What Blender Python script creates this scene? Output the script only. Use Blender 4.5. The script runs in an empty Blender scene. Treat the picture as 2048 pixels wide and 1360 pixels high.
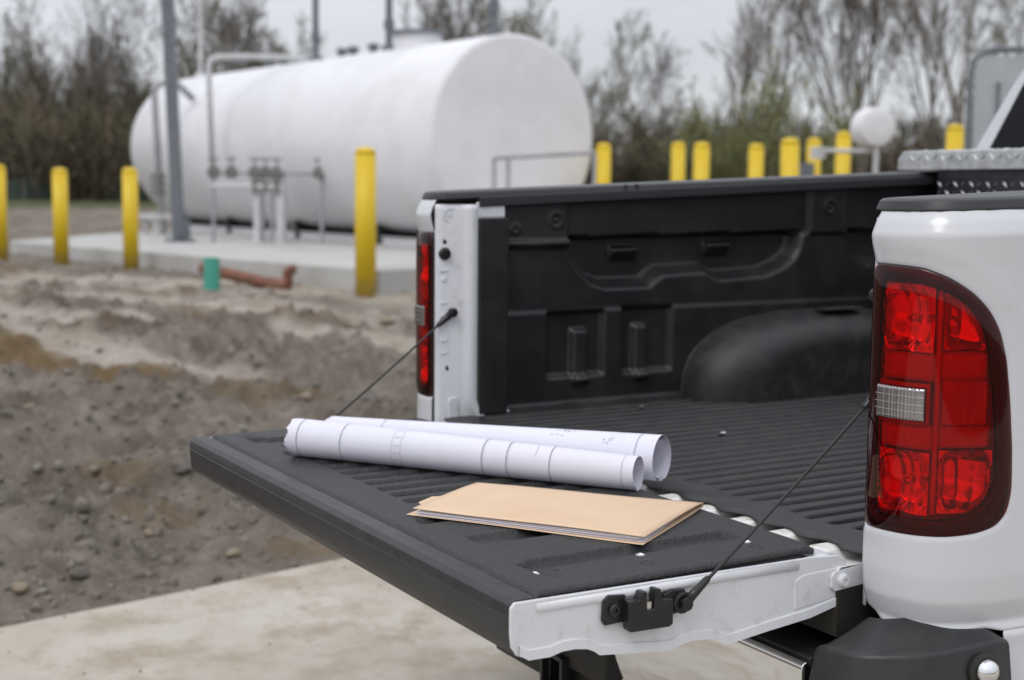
import bpy, bmesh, math, random
import numpy as np
from mathutils import Vector, Matrix

sc = bpy.context.scene
COL = sc.collection
PI = math.pi

# ------------------------------------------------------------------ camera
PITCH, YAW, ROLL = .1092, 1.0344, .0095
CAM = Vector((2.548, -1.7575, 1.588))
fw = Vector((-math.sin(YAW) * math.cos(PITCH), math.cos(YAW) * math.cos(PITCH), -math.sin(PITCH)))
r0 = Vector((math.cos(YAW), math.sin(YAW), 0)); u0 = r0.cross(fw)
rt = math.cos(ROLL) * r0 + math.sin(ROLL) * u0; up = -math.sin(ROLL) * r0 + math.cos(ROLL) * u0
cd = bpy.data.cameras.new('camera'); cam = bpy.data.objects.new('camera', cd); COL.objects.link(cam)
m = Matrix((rt, up, -fw)).transposed().to_4x4(); m.translation = CAM
cam.matrix_world = m
cd.sensor_width = 36; cd.lens = 2750 / 2048 * 36
cd.clip_start = .05; cd.clip_end = 3000
cd.dof.use_dof = True; cd.dof.focus_distance = 2.5; cd.dof.aperture_fstop = 3.2
cd.dof.aperture_blades = 9
sc.camera = cam

# ------------------------------------------------------------------ overcast sky, soft sun, exposure
SUN_EL, SUN_AZ = math.radians(52), math.radians(150)
w = bpy.data.worlds.new('World'); sc.world = w; w.use_nodes = True
nt = w.node_tree; nt.nodes.clear()
N = nt.nodes.new; L = nt.links.new
wo = N('ShaderNodeOutputWorld'); mixs = N('ShaderNodeMixShader'); b1 = N('ShaderNodeBackground'); b2 = N('ShaderNodeBackground')
sky = N('ShaderNodeTexSky'); sky.sky_type = 'NISHITA'; sky.sun_disc = False
sky.sun_elevation = SUN_EL; sky.sun_rotation = SUN_AZ
L(sky.outputs[0], b1.inputs[0]); b1.inputs[1].default_value = .1
tc = N('ShaderNodeTexCoord'); sx = N('ShaderNodeSeparateXYZ'); L(tc.outputs['Generated'], sx.inputs[0])
cr = N('ShaderNodeValToRGB'); L(sx.outputs[2], cr.inputs[0])
cr.color_ramp.elements[0].position = 0.0; cr.color_ramp.elements[0].color = (.70, .715, .755, 1)
cr.color_ramp.elements[1].position = 1.0; cr.color_ramp.elements[1].color = (1.32, 1.34, 1.41, 1)
e = cr.color_ramp.elements.new(.25); e.color = (.82, .84, .895, 1)
mp = N('ShaderNodeMapping'); mp.inputs['Scale'].default_value = (1, 1, 3.2); L(tc.outputs['Generated'], mp.inputs[0])
nz = N('ShaderNodeTexNoise'); nz.inputs['Scale'].default_value = 2.6; nz.inputs['Detail'].default_value = 5; nz.inputs['Roughness'].default_value = .5
L(mp.outputs[0], nz.inputs['Vector'])
mr = N('ShaderNodeMapRange'); mr.inputs[1].default_value = .3; mr.inputs[2].default_value = .7; mr.inputs[3].default_value = .88; mr.inputs[4].default_value = 1.12
L(nz.outputs[0], mr.inputs[0])
ml = N('ShaderNodeMix'); ml.data_type = 'RGBA'; ml.blend_type = 'MULTIPLY'; ml.inputs[0].default_value = 1
L(cr.outputs[0], ml.inputs[6]); L(mr.outputs[0], ml.inputs[7]); L(ml.outputs[2], b2.inputs[0]); b2.inputs[1].default_value = 1.0
mixs.inputs[0].default_value = .9
L(b1.outputs[0], mixs.inputs[1]); L(b2.outputs[0], mixs.inputs[2]); L(mixs.outputs[0], wo.inputs[0])
sd = bpy.data.lights.new('sun', 'SUN'); sd.energy = 1.0; sd.angle = math.radians(25); sd.color = (1, .975, .94)
so = bpy.data.objects.new('sun', sd); COL.objects.link(so)
sdir = Vector((math.sin(SUN_AZ) * math.cos(SUN_EL), math.cos(SUN_AZ) * math.cos(SUN_EL), math.sin(SUN_EL)))
so.rotation_euler = sdir.to_track_quat('Z', 'Y').to_euler(); so.location = (0, 0, 30)
sc.view_settings.view_transform = 'Standard'; sc.view_settings.look = 'None'
sc.view_settings.exposure = 0; sc.view_settings.gamma = 1
sc.cycles.use_denoising = True
sc.cycles.max_bounces = 8; sc.cycles.transparent_max_bounces = 16
sc.cycles.sample_clamp_indirect = 6

# ------------------------------------------------------------------ materials
def mat(name, col, rough=.5, metal=0, coat=0, spec=.5, c2=None, nscale=5, ndet=4, nlo=.35, nhi=.65, bump=0, bscale=100, bdist=.002,
        coords='Object', rvar=0, bump2=0, b2scale=20, b2dist=.01):
    m = bpy.data.materials.new(name); m.use_nodes = True
    t = m.node_tree; p = t.nodes['Principled BSDF']
    p.inputs['Base Color'].default_value = (*col, 1); p.inputs['Roughness'].default_value = rough
    p.inputs['Metallic'].default_value = metal; p.inputs['Coat Weight'].default_value = coat; p.inputs['Coat Roughness'].default_value = .05
    p.inputs['Specular IOR Level'].default_value = spec
    tcn = t.nodes.new('ShaderNodeTexCoord')
    if c2 is not None:
        n = t.nodes.new('ShaderNodeTexNoise'); n.inputs['Scale'].default_value = nscale; n.inputs['Detail'].default_value = ndet
        n.inputs['Roughness'].default_value = .62
        t.links.new(tcn.outputs[coords], n.inputs['Vector'])
        mrn = t.nodes.new('ShaderNodeMapRange'); mrn.inputs[1].default_value = nlo; mrn.inputs[2].default_value = nhi
        t.links.new(n.outputs[0], mrn.inputs[0])
        mx = t.nodes.new('ShaderNodeMix'); mx.data_type = 'RGBA'
        t.links.new(mrn.outputs[0], mx.inputs[0]); mx.inputs[6].default_value = (*col, 1); mx.inputs[7].default_value = (*c2, 1)
        t.links.new(mx.outputs[2], p.inputs['Base Color'])
        if rvar:
            r = t.nodes.new('ShaderNodeMapRange'); r.inputs[3].default_value = rough; r.inputs[4].default_value = rough + rvar
            t.links.new(mrn.outputs[0], r.inputs[0]); t.links.new(r.outputs[0], p.inputs['Roughness'])
    last = None
    for (st, s_, d_) in ((bump2, b2scale, b2dist), (bump, bscale, bdist)):
        if st:
            n = t.nodes.new('ShaderNodeTexNoise'); n.inputs['Scale'].default_value = s_; n.inputs['Detail'].default_value = 4
            t.links.new(tcn.outputs[coords], n.inputs['Vector'])
            bp = t.nodes.new('ShaderNodeBump'); bp.inputs['Strength'].default_value = st; bp.inputs['Distance'].default_value = d_
            t.links.new(n.outputs[0], bp.inputs['Height'])
            if last: t.links.new(last.outputs[0], bp.inputs['Normal'])
            t.links.new(bp.outputs[0], p.inputs['Normal']); last = bp
    return m

M = {}
M['paint'] = mat('white_truck_paint', (.59, .60, .63), .26, coat=.5, c2=(.49, .485, .48), nscale=9, ndet=10, nlo=.55, nhi=.85, rvar=.12)
M['paint_in'] = mat('white_inner_paint_grimy', (.66, .67, .70), .38, coat=.2, c2=(.44, .42, .39), nscale=24, ndet=12, nlo=.56, nhi=.84, bump=.15, bscale=60, bdist=.002)
M['sill'] = mat('white_sill_paint_muddy', (.80, .79, .76), .4, coat=.2, c2=(.30, .24, .16), nscale=16, ndet=8, nlo=.5, nhi=.66)
M['liner'] = mat('black_bed_liner', (.020, .0205, .0225), .46, spec=.5, c2=(.042, .041, .039), nscale=16, ndet=10, nlo=.45, nhi=.75, rvar=.15, bump=.7, bscale=220, bdist=.002, bump2=.15, b2scale=40, b2dist=.003)
M['gliner'] = mat('black_gate_liner', (.023, .024, .0255), .50, spec=.5, c2=(.046, .046, .046), nscale=60, ndet=10, nlo=.45, nhi=.72, rvar=.2, bump=1.0, bscale=190, bdist=.0035, bump2=.3, b2scale=45, b2dist=.003)
M['wall'] = mat('black_wall_liner', (.010, .0103, .012), .42, spec=.5, c2=(.026, .0255, .0255), nscale=5, ndet=8, nlo=.42, nhi=.75, rvar=.1, bump=.3, bscale=300, bdist=.001)
M['plastic'] = mat('black_trim_plastic', (.021, .0215, .023), .40, spec=.45, c2=(.036, .036, .037), nscale=20, nlo=.4, nhi=.8, bump=.25, bscale=600, bdist=.0006)
M['rail'] = mat('black_rail_cap_plastic', (.026, .027, .030), .42, spec=.5, bump=.2, bscale=500, bdist=.0005)
M['cable'] = mat('black_cable_sleeve', (.012, .012, .013), .38)
M['latch'] = mat('black_coated_steel', (.011, .011, .012), .33, c2=(.03, .028, .026), nscale=60, nlo=.55, nhi=.8)
M['dark'] = mat('dark_underside', (.012, .012, .012), .7, c2=(.03, .026, .02), nscale=12)
M['chrome'] = mat('chrome', (.82, .83, .84), .06, metal=1, c2=(.6, .58, .54), nscale=18, ndet=6, nlo=.55, nhi=.8, rvar=.12)
M['zinc'] = mat('bright_zinc_screw', (.7, .7, .7), .3, metal=1)
M['alu'] = mat('diamond_plate_aluminium', (.72, .73, .75), .3, metal=1, c2=(.5, .5, .52), nscale=30)
M['alu_dark'] = mat('dark_diamond_plate', (.05, .052, .056), .32, metal=.55, c2=(.085, .085, .09), nscale=30)  # darker plate than the lid, for the chest body
M['glass'] = mat('dark_tinted_glass', (.004, .004, .005), .05, spec=.22)
M['tyre'] = mat('tyre_rubber', (.02, .02, .02), .8, c2=(.06, .05, .04), nscale=10)
M['paper'] = mat('white_drawing_paper', (.73, .725, .82), .75, spec=.2, c2=(.71, .705, .78), nscale=8, bump=.06, bscale=25, bdist=.004)
M['ink'] = mat('grey_drawing_ink', (.13, .13, .19), .8)
M['ink2'] = mat('faint_drawing_ink', (.47, .47, .56), .8)
M['manila'] = mat('manila_card', (.72, .535, .37), .62, spec=.25, c2=(.68, .495, .335), nscale=6, ndet=6, bump=.06, bscale=40, bdist=.003)
M['sheet'] = mat('office_paper', (.78, .74, .78), .7)
M['yellow'] = mat('yellow_bollard_sleeve', (.72, .50, .018), .38, spec=.4, c2=(.64, .44, .02), nscale=4, ndet=6, nlo=.45, nhi=.8, rvar=.15)
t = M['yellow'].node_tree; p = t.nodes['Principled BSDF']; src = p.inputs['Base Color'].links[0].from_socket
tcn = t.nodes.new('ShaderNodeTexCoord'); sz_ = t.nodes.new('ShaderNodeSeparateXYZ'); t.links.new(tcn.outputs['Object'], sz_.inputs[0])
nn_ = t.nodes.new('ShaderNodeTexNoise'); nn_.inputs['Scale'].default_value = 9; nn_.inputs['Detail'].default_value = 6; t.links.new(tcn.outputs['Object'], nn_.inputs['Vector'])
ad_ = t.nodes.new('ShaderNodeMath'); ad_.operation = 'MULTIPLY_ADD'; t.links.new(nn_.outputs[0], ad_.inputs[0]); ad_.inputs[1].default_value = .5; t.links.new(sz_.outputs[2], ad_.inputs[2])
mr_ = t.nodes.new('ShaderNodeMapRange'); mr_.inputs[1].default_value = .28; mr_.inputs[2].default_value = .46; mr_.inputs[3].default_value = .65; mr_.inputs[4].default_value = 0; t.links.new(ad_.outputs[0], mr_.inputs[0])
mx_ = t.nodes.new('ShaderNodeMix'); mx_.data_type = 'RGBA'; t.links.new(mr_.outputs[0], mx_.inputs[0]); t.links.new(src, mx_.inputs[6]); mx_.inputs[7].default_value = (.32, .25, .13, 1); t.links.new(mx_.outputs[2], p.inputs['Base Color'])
M['tank'] = mat('white_tank_paint', (.79, .79, .82), .38, spec=.4, c2=(.70, .70, .71), nscale=1.6, ndet=6, nlo=.4, nhi=.75, bump=.05, bscale=3, bdist=.02)
M['galv'] = mat('galvanised_steel', (.13, .145, .165), .5, metal=.3, c2=(.20, .215, .235), nscale=14, ndet=6)
M['pipe'] = mat('grey_pipe_paint', (.42, .43, .45), .45, c2=(.25, .25, .26), nscale=20)
M['wpipe'] = mat('white_pipe_paint', (.62, .63, .65), .45, c2=(.5, .5, .5), nscale=10)
M['brass'] = mat('dull_brass_valve', (.22, .215, .20), .45, metal=.4)
M['teal'] = mat('teal_pipe_plastic', (.05, .33, .245), .5, c2=(.07, .36, .28), nscale=9)
M['rust'] = mat('orange_drain_pipe', (.22, .08, .045), .6, c2=(.14, .065, .042), nscale=10)
M['silt'] = mat('green_silt_fence_cloth', (.06, .085, .07), .8, c2=(.085, .11, .095), nscale=3)
M['panel'] = mat('pale_grey_panel', (.42, .44, .47), .5, c2=(.36, .38, .40), nscale=3)
M['stone'] = mat('pale_fieldstone', (.25, .20, .14), .85, c2=(.2, .16, .12), nscale=9, bump=.4, bscale=30, bdist=.01)
M['stone2'] = mat('grey_fieldstone', (.15, .13, .115), .85, c2=(.10, .085, .07), nscale=12, bump=.4, bscale=30, bdist=.01)
M['clod'] = mat('dirt_clods', (.14, .12, .10), .95, c2=(.26, .235, .20), nscale=7, ndet=6, nlo=.42, nhi=.68, bump=.5, bscale=60, bdist=.01)
M['bark'] = mat('grey_brown_bark', (.115, .098, .08), .9, c2=(.16, .14, .115), nscale=2)
M['twig'] = mat('bare_twigs', (.135, .113, .09), .9, c2=(.165, .14, .108), nscale=.8)
M['twig2'] = mat('budding_twigs', (.13, .125, .07), .9, c2=(.16, .14, .09), nscale=.8)
M['twigd'] = mat('dark_twigs', (.115, .095, .072), .9, c2=(.14, .115, .085), nscale=.8)
M['bud'] = mat('spring_buds', (.15, .16, .06), .9, c2=(.12, .11, .06), nscale=1.5)
M['brush'] = mat('undergrowth_twigs', (.15, .118, .084), .95, c2=(.115, .108, .066), nscale=.25, nlo=.4, nhi=.6)
M['leafbush'] = mat('young_green_leaves', (.21, .22, .09), .9, c2=(.16, .16, .08), nscale=.7)

def lens_mat(name, col, ior=1.5):
    m = bpy.data.materials.new(name); m.use_nodes = True; t = m.node_tree; t.nodes.clear()
    o = t.nodes.new('ShaderNodeOutputMaterial'); mx = t.nodes.new('ShaderNodeMixShader'); f = t.nodes.new('ShaderNodeFresnel')
    f.inputs[0].default_value = ior; tr = t.nodes.new('ShaderNodeBsdfTransparent'); tr.inputs[0].default_value = (*col, 1)
    g = t.nodes.new('ShaderNodeBsdfGlossy'); g.inputs['Roughness'].default_value = .02; g.inputs[0].default_value = (1, 1, 1, 1)
    t.links.new(f.outputs[0], mx.inputs[0]); t.links.new(tr.outputs[0], mx.inputs[1]); t.links.new(g.outputs[0], mx.inputs[2])
    t.links.new(mx.outputs[0], o.inputs[0]); return m
M['lens'] = lens_mat('red_clear_lens', (.90, .016, .024), 1.36)
M['refl'] = mat('lamp_reflector_chrome', (.93, .90, .88), .16, metal=.9)
M['redpl'] = mat('red_inner_plastic', (.66, .06, .08), .3, spec=.6, c2=(.56, .05, .06), nscale=9, nlo=.3, nhi=.7)
M['redpl2'] = mat('deep_red_inner_plastic', (.45, .04, .05), .25, spec=.6, c2=(.60, .06, .07), nscale=12)
M['lampblack'] = mat('lamp_border_dark', (.018, .006, .008), .25)
M['revlens'] = mat('clear_ribbed_lens', (.36, .345, .35), .10, metal=.85)

# ------------------------------------------------------------------ helpers
def obj(name, verts, faces, m, parent=None, smooth=False, bevel=0, seg=2, auto=None):
    me = bpy.data.meshes.new(name)
    me.from_pydata([tuple(map(float, v)) for v in verts], [], [tuple(map(int, f)) for f in faces]) if not isinstance(verts, np.ndarray) else npmesh(me, verts, faces)
    me.materials.append(m)
    if smooth: me.polygons.foreach_set('use_smooth', [True] * len(me.polygons))
    me.update()
    o = bpy.data.objects.new(name, me); COL.objects.link(o)
    if parent: o.parent = parent
    if bevel:
        b = o.modifiers.new('bevel', 'BEVEL'); b.width = bevel; b.segments = seg; b.limit_method = 'ANGLE'; b.angle_limit = math.radians(35)
        me.polygons.foreach_set('use_smooth', [True] * len(me.polygons))
        wn = o.modifiers.new('wn', 'WEIGHTED_NORMAL'); wn.keep_sharp = False
    return o

def npmesh(me, V, Fc):
    V = np.asarray(V, np.float32); Fc = np.asarray(Fc, np.int32)
    k = Fc.shape[1]
    me.vertices.add(len(V)); me.vertices.foreach_set('co', V.ravel())
    me.loops.add(Fc.size); me.loops.foreach_set('vertex_index', Fc.ravel())
    me.polygons.add(len(Fc)); me.polygons.foreach_set('loop_start', np.arange(len(Fc), dtype=np.int32) * k)
    me.polygons.foreach_set('loop_total', np.full(len(Fc), k, np.int32))
    me.update(calc_edges=True)

def gridfaces(nu, nv, closed=False):
    a = np.arange(nu - 1)[:, None] * nv + np.arange(nv - 1)[None, :]
    f = np.stack([a, a + 1, a + nv + 1, a + nv], -1).reshape(-1, 4)
    if closed:
        i = np.arange(nv - 1) + (nu - 1) * nv; j = np.arange(nv - 1)
        f = np.vstack([f, np.stack([i, i + 1, j + 1, j], -1)])
    return f

class B:
    def __init__(s): s.v = []; s.f = []
    def add(s, v, f):
        o = len(s.v); s.v += [tuple(p) for p in v]; s.f += [tuple(i + o for i in q) for q in f]; return s
    def box(s, x0, x1, y0, y1, z0, z1, rot=None, c=None):
        v = [(x, y, z) for x in (x0, x1) for y in (y0, y1) for z in (z0, z1)]
        if rot is not None: v = [tuple(Vector(c) + rot @ (Vector(p) - Vector(c))) for p in v]
        return s.add(v, [(0, 1, 3, 2), (4, 6, 7, 5), (0, 4, 5, 1), (2, 3, 7, 6), (0, 2, 6, 4), (1, 5, 7, 3)])
    def tube(s, pts, r, n=10, cap=True):
        pts = [Vector(p) for p in pts]; k = len(pts)
        rs = r if isinstance(r, (list, tuple)) else [r] * k
        ref = Vector((0, 0, 1)); rings = []; nx = None
        for i, p in enumerate(pts):
            d = (pts[min(i + 1, k - 1)] - pts[max(i - 1, 0)]).normalized()
            if nx is None:
                nx = d.cross(ref if abs(d.z) < .9 else Vector((1, 0, 0))).normalized()
            nx = (nx - d * nx.dot(d)).normalized(); ny = d.cross(nx)
            rings.append([p + rs[i] * (math.cos(2 * PI * a / n) * nx + math.sin(2 * PI * a / n) * ny) for a in range(n)])
        v = [q for ring in rings for q in ring]; f = []
        for i in range(k - 1):
            for a in range(n):
                b = (a + 1) % n; f.append((i * n + a, i * n + b, (i + 1) * n + b, (i + 1) * n + a))
        if cap: f.append(tuple(range(n - 1, -1, -1))); f.append(tuple((k - 1) * n + a for a in range(n)))
        return s.add(v, f)
    def lathe(s, prof, c, axis=(0, 0, 1), n=24):
        # prof: list of (radius, height)
        ax = Vector(axis).normalized(); nx = ax.cross(Vector((0, 0, 1)) if abs(ax.z) < .9 else Vector((1, 0, 0))).normalized(); ny = ax.cross(nx); c = Vector(c)
        v = []; f = []
        for (r, h) in prof:
            for a in range(n):
                v.append(c + ax * h + r * (math.cos(2 * PI * a / n) * nx + math.sin(2 * PI * a / n) * ny))
        k = len(prof)
        for i in range(k - 1):
            for a in range(n):
                b = (a + 1) % n; f.append((i * n + a, i * n + b, (i + 1) * n + b, (i + 1) * n + a))
        f.append(tuple(range(n - 1, -1, -1))); f.append(tuple((k - 1) * n + a for a in range(n)))
        return s.add(v, f)
    def prism(s, poly, a0, a1, axis):
        # poly in the two other axes in cyclic order: axis x->(y,z), y->(x,z), z->(x,y)
        def P(p, a):
            return {'x': (a, p[0], p[1]), 'y': (p[0], a, p[1]), 'z': (p[0], p[1], a)}[axis]
        n = len(poly); v = [P(p, a0) for p in poly] + [P(p, a1) for p in poly]
        f = [(i, (i + 1) % n, n + (i + 1) % n, n + i) for i in range(n)] + [tuple(range(n))[::-1], tuple(range(n, 2 * n))]
        return s.add(v, f)
    def build(s, name, m, parent=None, smooth=False, bevel=0, seg=2):
        return obj(name, s.v, s.f, m, parent, smooth, bevel, seg)

def empty(name, loc=(0, 0, 0), parent=None):
    o = bpy.data.objects.new(name, None); COL.objects.link(o); o.location = loc; o.empty_display_size = .1
    if parent: o.parent = parent
    return o
def tag(o, label=None, cat=None, group=None, kind=None):
    if label: o['label'] = label
    if cat: o['category'] = cat
    if group: o['group'] = group
    if kind: o['kind'] = kind
    return o
def copy_tree(o, parent=None, mirror=False):
    kids = [c for c in bpy.data.objects if c.parent == o] if not hasattr(o, '_k') else []
    c = o.copy(); COL.objects.link(c); c.parent = parent
    if mirror: c.scale.x = -1
    for ch in kids: copy_tree(ch, c)
    return c
def hexhead(b, c, ax, r, h, n=6): b.lathe([(r, 0), (r, h * .8), (r * .85, h)], c, ax, n)

def smooth01(t): t = np.clip(t, 0, 1); return t * t * (3 - 2 * t)
def boxm(a, b, a0, a1, b0, b1, s):
    return smooth01((a - a0) / s + .5) * smooth01((a1 - a) / s + .5) * smooth01((b - b0) / s + .5) * smooth01((b1 - b) / s + .5)

def lat(seed): return np.random.RandomState(seed).rand(256, 256).astype(np.float32)
def vnoise(x, y, seed):
    G = lat(seed); xi = np.floor(x).astype(int); yi = np.floor(y).astype(int); fx = x - xi; fy = y - yi
    fx = fx * fx * (3 - 2 * fx); fy = fy * fy * (3 - 2 * fy)
    a = G[xi & 255, yi & 255]; b = G[(xi + 1) & 255, yi & 255]; c = G[xi & 255, (yi + 1) & 255]; d = G[(xi + 1) & 255, (yi + 1) & 255]
    return (a + (b - a) * fx) * (1 - fy) + (c + (d - c) * fx) * fy
def fbm(x, y, seed, oc=4):
    v = 0; a = .5
    for i in range(oc): v = v + a * vnoise(x * 2 ** i + 17 * i, y * 2 ** i + 9 * i, seed + i); a *= .5
    return v

# ------------------------------------------------------------------ ground
def edge_x(y): return -2.69 - .187 * y
SEG = [((-9.6, -.1), (-7.0, 1.5), .36), ((-13.6, 1.6), (-10.0, 4.9), .75), ((-12.3, .8), (-9.0, 3.6), .55), ((-8.6, 2.6), (-6.3, 4.4), .28), ((-11.8, -.6), (-9.4, 1.2), .45)]
def segd(x, y, s):
    (ax, ay), (bx, by), w_ = s; dx, dy = bx - ax, by - ay
    t = np.clip(((x - ax) * dx + (y - ay) * dy) / (dx * dx + dy * dy), 0, 1)
    return np.hypot(x - ax - t * dx, y - ay - t * dy) / w_
def sandmask(x, y):
    wob = .15 + (fbm(x * 1.7, y * 1.7, 31) - .5) * 1.9 + (fbm(x * 6, y * 6, 35) - .5) * 1.1
    m_ = 0
    for s in SEG: m_ = np.maximum(m_, smooth01(1.25 - segd(x, y, s) + wob))
    return m_
def terrain(x, y):
    e = (edge_x(y) - x) * .98
    h = np.interp(e, [-200, -.3, -.02, .15, 1, 2.5, 5, 7.5, 12, 18, 26, 38, 60, 400], [-.06, -.06, -.05, -.015, .03, .14, .33, .50, .545, .60, .72, 1.04, 1.10, 1.4])
    rough = smooth01((e - .05) / .7) * (1 - .45 * smooth01((e - 7) / 6))
    sm = sandmask(x, y)
    bil = np.abs(fbm(x * 2.6, y * 2.6, 3, 3) - .45) * 2
    lump = np.maximum(vnoise(x * 5.2, y * 5.2, 15) - .45, 0) * .20 + np.maximum(vnoise(x * 14, y * 14, 18) - .5, 0) * .11 + np.maximum(vnoise(x * 23, y * 23, 19) - .55, 0) * .06 + np.maximum(vnoise(x * 8.7 + 3, y * 8.7, 16) - .5, 0) * .09
    d = (fbm(x * .8, y * .8, 1, 3) - .45) * .20 + (bil - .25) * .13 + lump * (1 - .9 * sm)
    fine = (np.abs(vnoise(x * 9, y * 9, 11) - .5) - .25) * .06 + (np.abs(vnoise(x * 19, y * 19, 12) - .5) - .25) * .036 + (vnoise(x * 38, y * 38, 13) - .5) * .014
    # wheel ruts running along the slab
    q = x + .25 * y + (fbm(x * .7, y * .7, 8) - .5) * .5
    rut = np.sin(q * 5.2) * .022 + np.where(np.abs(((q + 5.6) % 2.3) - .3) < .2, np.sin((y * .97 - x * .2) * 42) * .009, 0)
    h = h + rough * (d + fine * (1 - .75 * sm) + rut * (1 - .5 * sm))
    # level ground under and round the tank pad
    pad = smooth01(((-9.2) - x) / 1.2) * smooth01((y - (2.2 + (-x - 12) * -.13)) / .8) * smooth01((x + 32) / 3)
    h = h * (1 - pad) + (.545 + .35 * (h - .545)) * pad
    return np.where(e < -.02, -.06, h)
def axis(fine, lo, hi, g=1.13):
    a = list(fine); st = a[1] - a[0]
    while a[0] > lo: a.insert(0, a[0] - st); st *= g
    st = a[-1] - a[-2]
    while a[-1] < hi: a.append(a[-1] + st); st *= g
    return np.array(a)
def growth(a, b, s0, s1):
    o = [a]
    while o[-1] < b: o.append(o[-1] + s0 + (s1 - s0) * (o[-1] - a) / (b - a))
    return o
gx = axis([-v for v in growth(2.3, 19, .022, .09)][::-1], -900, 400)
gy = axis(list(np.arange(-1.6, 6.6, .026)), -500, 900)
X, Y = np.meshgrid(gx, gy, indexing='ij')
Z = terrain(X, Y)
V = np.stack([X, Y, Z], -1).reshape(-1, 3)
ground = obj('ground', V, gridfaces(len(gx), len(gy))[:, ::-1], None, smooth=True); ground['kind'] = 'structure'
gm = bpy.data.materials.new('excavated_dirt'); gm.use_nodes = True; ground.data.materials.clear(); ground.data.materials.append(gm)
for nm, val in (('sand', sandmask(X, Y)), ('ochre', np.clip(smooth01(1.5 - segd(X, Y, ((-8.3, .25), (-7.2, .9), .3)) + (fbm(X * 3, Y * 3, 71) - .5) * 2.5)
                + smooth01(1.2 - segd(X, Y, ((-12.9, 3.15), (-10.6, 3.9), .3)) + (fbm(X * 2, Y * 2, 74) - .5)) + .55 * smooth01((fbm(X * 1.3, Y * 1.3, 81) - .56) / .1), 0, 1)),
                ('grass', smooth01(((edge_x(Y) - X) - 33 + 3 * (fbm(X * .3, Y * .3, 91) - .5)) / 2)), ('height', (fbm(X * .8, Y * .8, 1, 3)))):
    at = ground.data.attributes.new(nm, 'FLOAT', 'POINT'); at.data.foreach_set('value', np.asarray(val, np.float32).ravel())
t = gm.node_tree; p = t.nodes['Principled BSDF']; p.inputs['Roughness'].default_value = .95; p.inputs['Specular IOR Level'].default_value = .2
tcn = t.nodes.new('ShaderNodeTexCoord')
def noise(t, sc_, det=6, ro=.6):
    n = t.nodes.new('ShaderNodeTexNoise'); n.inputs['Scale'].default_value = sc_; n.inputs['Detail'].default_value = det; n.inputs['Roughness'].default_value = ro
    t.links.new(tcn.outputs['Object'], n.inputs['Vector']); return n
def mixc(t, fac, a, b):
    mx = t.nodes.new('ShaderNodeMix'); mx.data_type = 'RGBA'
    (t.links.new(fac, mx.inputs[0]) if not isinstance(fac, float) else None)
    for i, c in ((6, a), (7, b)):
        if isinstance(c, tuple): mx.inputs[i].default_value = (*c, 1)
        else: t.links.new(c, mx.inputs[i])
    return mx.outputs[2]
def mrange(t, src, a, b, c=0., d=1.):
    r = t.nodes.new('ShaderNodeMapRange'); r.inputs[1].default_value = a; r.inputs[2].default_value = b; r.inputs[3].default_value = c; r.inputs[4].default_value = d
    t.links.new(src, r.inputs[0]); return r.outputs[0]
def attr(t, n):
    a = t.nodes.new('ShaderNodeAttribute'); a.attribute_name = n; return a.outputs['Fac']
c = mixc(t, mrange(t, noise(t, 1.3, 8).outputs[0], .38, .62), (.135, .113, .091), (.27, .235, .198))
c = mixc(t, mrange(t, noise(t, 4.5, 7, .65).outputs[0], .52, .66), c, (.30, .262, .22))
c = mixc(t, mrange(t, noise(t, 16, 6, .75).outputs[0], .52, .66), c, (.32, .285, .245))
c = mixc(t, mrange(t, noise(t, 8, 6, .75).outputs[0], .56, .68), c, (.085, .068, .054))
c = mixc(t, attr(t, 'ochre'), c, (.20, .14, .075))
c = mixc(t, mrange(t, attr(t, 'sand'), 0., 1., 0., .85), c, mixc(t, mrange(t, noise(t, 3, 6).outputs[0], .35, .65), (.36, .315, .26), (.54, .49, .425)))
c = mixc(t, attr(t, 'grass'), c, mixc(t, mrange(t, noise(t, .3, 6).outputs[0], .35, .65), (.06, .085, .03), (.10, .105, .05)))
t.links.new(c, p.inputs['Base Color'])
bp = t.nodes.new('ShaderNodeBump'); bp.inputs['Strength'].default_value = .9; bp.inputs['Distance'].default_value = .035
t.links.new(noise(t, 45, 5, .7).outputs[0], bp.inputs['Height']); t.links.new(bp.outputs[0], p.inputs['Normal'])

# concrete drive the truck stands on
sl = B()
ys = [-60, 60]
NN = 40
yy = np.linspace(-40, 60, 160)
ex = np.array([edge_x(v) + .02 * math.sin(v * 3.1) * 0 + (vnoise(np.array([v * 1.7]), np.array([3.]), 5)[0] - .5) * .03 for v in yy])
v = [(x, y, 0.) for x, y in zip(ex, yy)] + [(8., y, 0.) for y in yy] + [(x, y, -.2) for x, y in zip(ex, yy)] + [(8., y, -.2) for y in yy]
n = len(yy); f = []
for i in range(n - 1):
    f += [(i, n + i, n + i + 1, i + 1), (i, i + 1, 2 * n + i + 1, 2 * n + i), (n + i, 3 * n + i, 3 * n + i + 1, n + i + 1)]
sl.add(v, f)
cm = bpy.data.materials.new('dusty_concrete'); cm.use_nodes = True; t = cm.node_tree; p = t.nodes['Principled BSDF']; p.inputs['Roughness'].default_value = .85; p.inputs['Specular IOR Level'].default_value = .3
tcn = t.nodes.new('ShaderNodeTexCoord')
c = mixc(t, mrange(t, noise(t, 1.1, 7).outputs[0], .40, .62), (.43, .39, .33), (.51, .475, .42))
c = mixc(t, mrange(t, noise(t, 2.4, 9, .72).outputs[0], .48, .62, 0., .85), c, (.33, .275, .205))
c = mixc(t, mrange(t, noise(t, 34, 5, .75).outputs[0], .60, .72), c, (.24, .20, .155))
c = mixc(t, mrange(t, noise(t, .7, 4, .6).outputs[0], .55, .70, 0., .7), c, (.30, .26, .21))
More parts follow.
